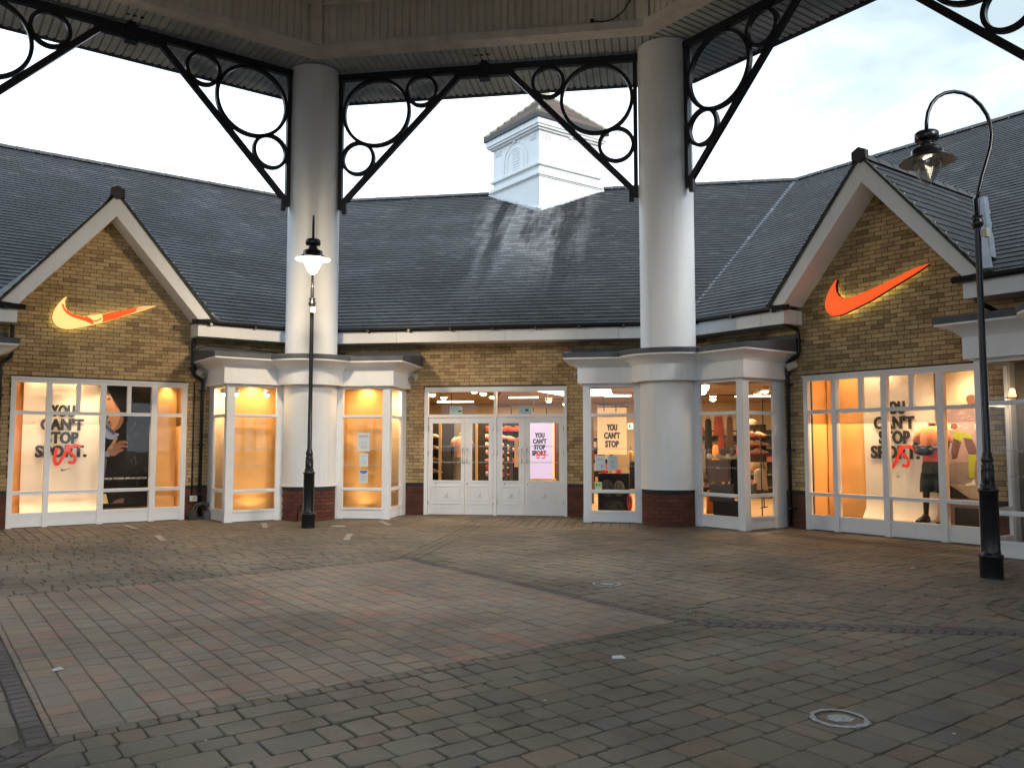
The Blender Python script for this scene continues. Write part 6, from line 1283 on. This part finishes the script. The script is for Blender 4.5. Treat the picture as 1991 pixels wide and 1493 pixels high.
for sg in (1, -1):
    mb = MB(); wbox(mb, sg, 1.15, 1.19, .55, 1.30, .02, 2.68); mb.build("return_lining", CREAM, bays[-1]); mb = MB(); wbox(mb, sg, 1.20, 1.60, 1.26, 1.30, .02, 2.68); mb.build("return_lining", CREAM, bays[-1])
    x, y = wing(1.05, BFACE + .12, sg); light('AREA', bays[-1], (x, y, .26), 1.0, (1.0, .72, .40), .3, (pi, 0, 0), name="added_bay_upfill")  # added fill from below, evens out the orange paper; no fitting here
    x, y = wing(1.05, BFACE + .17, sg); light('AREA', bays[-1], (x, y, 2.66), 4.2, (1.0, .72, .38), .24, name="added_bay_fill"); x, y = wing(1.40, BFACE + .75, sg); light('AREA', bays[-1], (x, y, 2.66), 12, (1.0, .74, .44), .2, name="added_bay_fill")  # added fills from above that brighten the orange paper and cream lining
for (e_, b_, sg, lab) in ((.80, .2, -1, "small round lamp at the right of the left bay head"), (1.42, .2, -1, "small round lamp beside the corner post of the left bay"), (1.58, .5, -1, "small round lamp behind the return pane of the left bay")):
    x, y = wing(e_, BFACE + b_, sg); xx, yy = rot2((x, y), vang(-1)); t = thing("ceiling_lamp", lab, "ceiling lamp", (bays[-1].location.x + xx, bays[-1].location.y + yy, 0), 0, "small lamps in the left bay"); downlight(t, 0, 0, 2.52, .045)
# dim far-right bay: dark lining
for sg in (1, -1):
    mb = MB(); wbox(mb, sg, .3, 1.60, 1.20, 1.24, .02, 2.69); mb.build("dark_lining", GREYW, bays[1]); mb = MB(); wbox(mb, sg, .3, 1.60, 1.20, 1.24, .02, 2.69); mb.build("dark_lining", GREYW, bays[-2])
t = thing("table_lamp", "small warm lamp glowing dimly inside the bay at the right edge", "lamp", side_pt(1, H - 1.42, A + .7, 2.18), 0); mb = MB(); mb.lathe([(.05, 0), (.035, .10), (.02, .12)], n=14); mb.build("shade", DIMLAMP, t); MB().box(-.06, .06, -.05, .05, -.02, -.001).build("base", BLACKP, t)
light('POINT', t, (0, 0, -.10), 3.0, (1, .7, .4), .04)
# notices on the glass
def notice(frame, e, z, w, h, mat, lab, extras, grp="paper notices on the glass"):
    x, y, rz = frame(e); t = thing("window_notice", lab, "notice", (x, y, z), rz, grp); MB().box(-w / 2, w / 2, -.002, 0, 0, h).build("paper", mat, t)
    for (x0, x1, z0, z1, m_) in extras: MB().box(x0, x1, -.0035, -.0022, z0, z1).build("print_block", m_, t)
    return t
def bay_frame(j, sg):
    def f(e): x, y = wing(e, BFACE + .026, sg); xx, yy = rot2((x, y), vang(j)); return bays[j].location.x + xx, bays[j].location.y + yy, vang(j) - sg * radians(22.5)
    return f
fl1 = bay_frame(-1, 1); ln = lambda w, z, n, m: [(-w, w * (.9 if i % 2 else 1), z - i * .028, z - i * .028 + .010, m) for i in range(n)]
notice(fl1, 1.10, 1.37, .255, .37, NOTICE, "upper pale notice with dark lines taped to the left bay glass", [(-.10, .10, .30, .325, NOTGR), (-.10, .10, .275, .285, NOTGR), (-.10, -.09, .14, .19, NOTGR), (-.05, -.04, .14, .19, NOTGR), (0, .01, .14, .19, NOTGR), (.05, .06, .14, .19, NOTGR), (-.06, .07, .09, .10, NOTGR), (-.05, .06, .065, .075, NOTGR)])
notice(fl1, 1.11, 1.055, .18, .27, NOTICE, "middle pale notice with small grey drawing on the left bay glass", [(-.06, .06, .21, .218, NOTGR), (.02, .035, .05, .12, NOTGR), (-.04, -.02, .06, .14, NOTCY)])
n3 = notice(fl1, 1.11, .72, .18, .27, NOTICE, "lowest notice with a blue header on the left bay glass", [(-.08, .08, .215, .255, NOTBL)] + [(-.06, .06, .05 + i * .03, .055 + i * .03, NOTGR) for i in range(4)]); MB().prism([(-.08, .2145), (.08, .2145), (0, .185)][::-1], -.0035, -.0022).build("blue_point", NOTBL, n3)
fr0 = bay_frame(0, -1)
notice(fr0, 1.33, 1.01, .20, .28, NOTICE, "left of two pale notices in the right bay glass", [(-.07, .07, .21, .218, NOTGR), (-.05, .05, .19, .196, NOTGR), (.02, .045, .05, .10, NOTBL)])
n5 = notice(fr0, 1.09, 1.01, .20, .28, NOTICE, "right of two pale notices, with a round symbol, in the right bay glass", [(-.07, .07, .24, .248, NOTGR), (-.06, .06, .05, .057, NOTGR), (-.05, .05, .08, .087, NOTGR)]); cm = MB(); cm.tube([(.032 * cos(a), -.003, .16 + .032 * sin(a)) for a in [2 * pi * i / 16 for i in range(16)]], .004, 4, closed=True, up=(0, 1, 0)); cm.tube([(-.02, -.003, .14), (.02, -.003, .18)], .004, 4); cm.tube([(.02, -.003, .14), (-.02, -.003, .18)], .004, 4); cm.build("round_symbol", NOTGR, n5)
n6 = notice(fr0, 1.37, .625, .14, .155, colm("lime_paper", (.55, .70, .33)), "lime green sticker with two black eyes low in the right bay", [(-.045, .045, .008, .045, NOTICE)])
for s_ in (-1, 1): pr(n6, [(s_ * .035, .075), (s_ * .02, .09), (s_ * .02, .115), (s_ * .035, .13), (s_ * .045, .10)], -.003, INK, "eye_print")
def door_frame_f(e): return e, W + .028, 0
notice(door_frame_f, -.885 + .02, 2.155, .27, .17, colm("cyan_notice", (.45, .60, .60)), "pale green notice in the left transom above the doors", [(-.12, .12, .12, .135, NOTGR), (-.12, .02, .04, .10, NOTCY), (.05, .12, .05, .085, INK)])
notice(door_frame_f, .64, 2.155, .27, .175, colm("cyan_notice", (.45, .60, .60)), "pale green notice in the right transom above the doors", [(-.12, .12, .13, .145, NOTGR), (-.06, 0, .06, .10, NOTCY), (.01, .08, .06, .10, INK)])
FW = colm("frost_white", (.5, .5, .48))
for j in (-1, 0, 1):
    for sg in (1, -1):
        if j == -2: continue
        for z_ in (1.425, 1.09):
            mb = MB(); e_ = .68
            while e_ < 1.49: wbox(mb, sg, e_, e_ + .011, BFACE + .0275, BFACE + .0288, z_ - .015, z_ + .015); e_ += .038
            mb.build("manifestation_dots", FW, bays[j])
print("objects", len(bpy.data.objects))
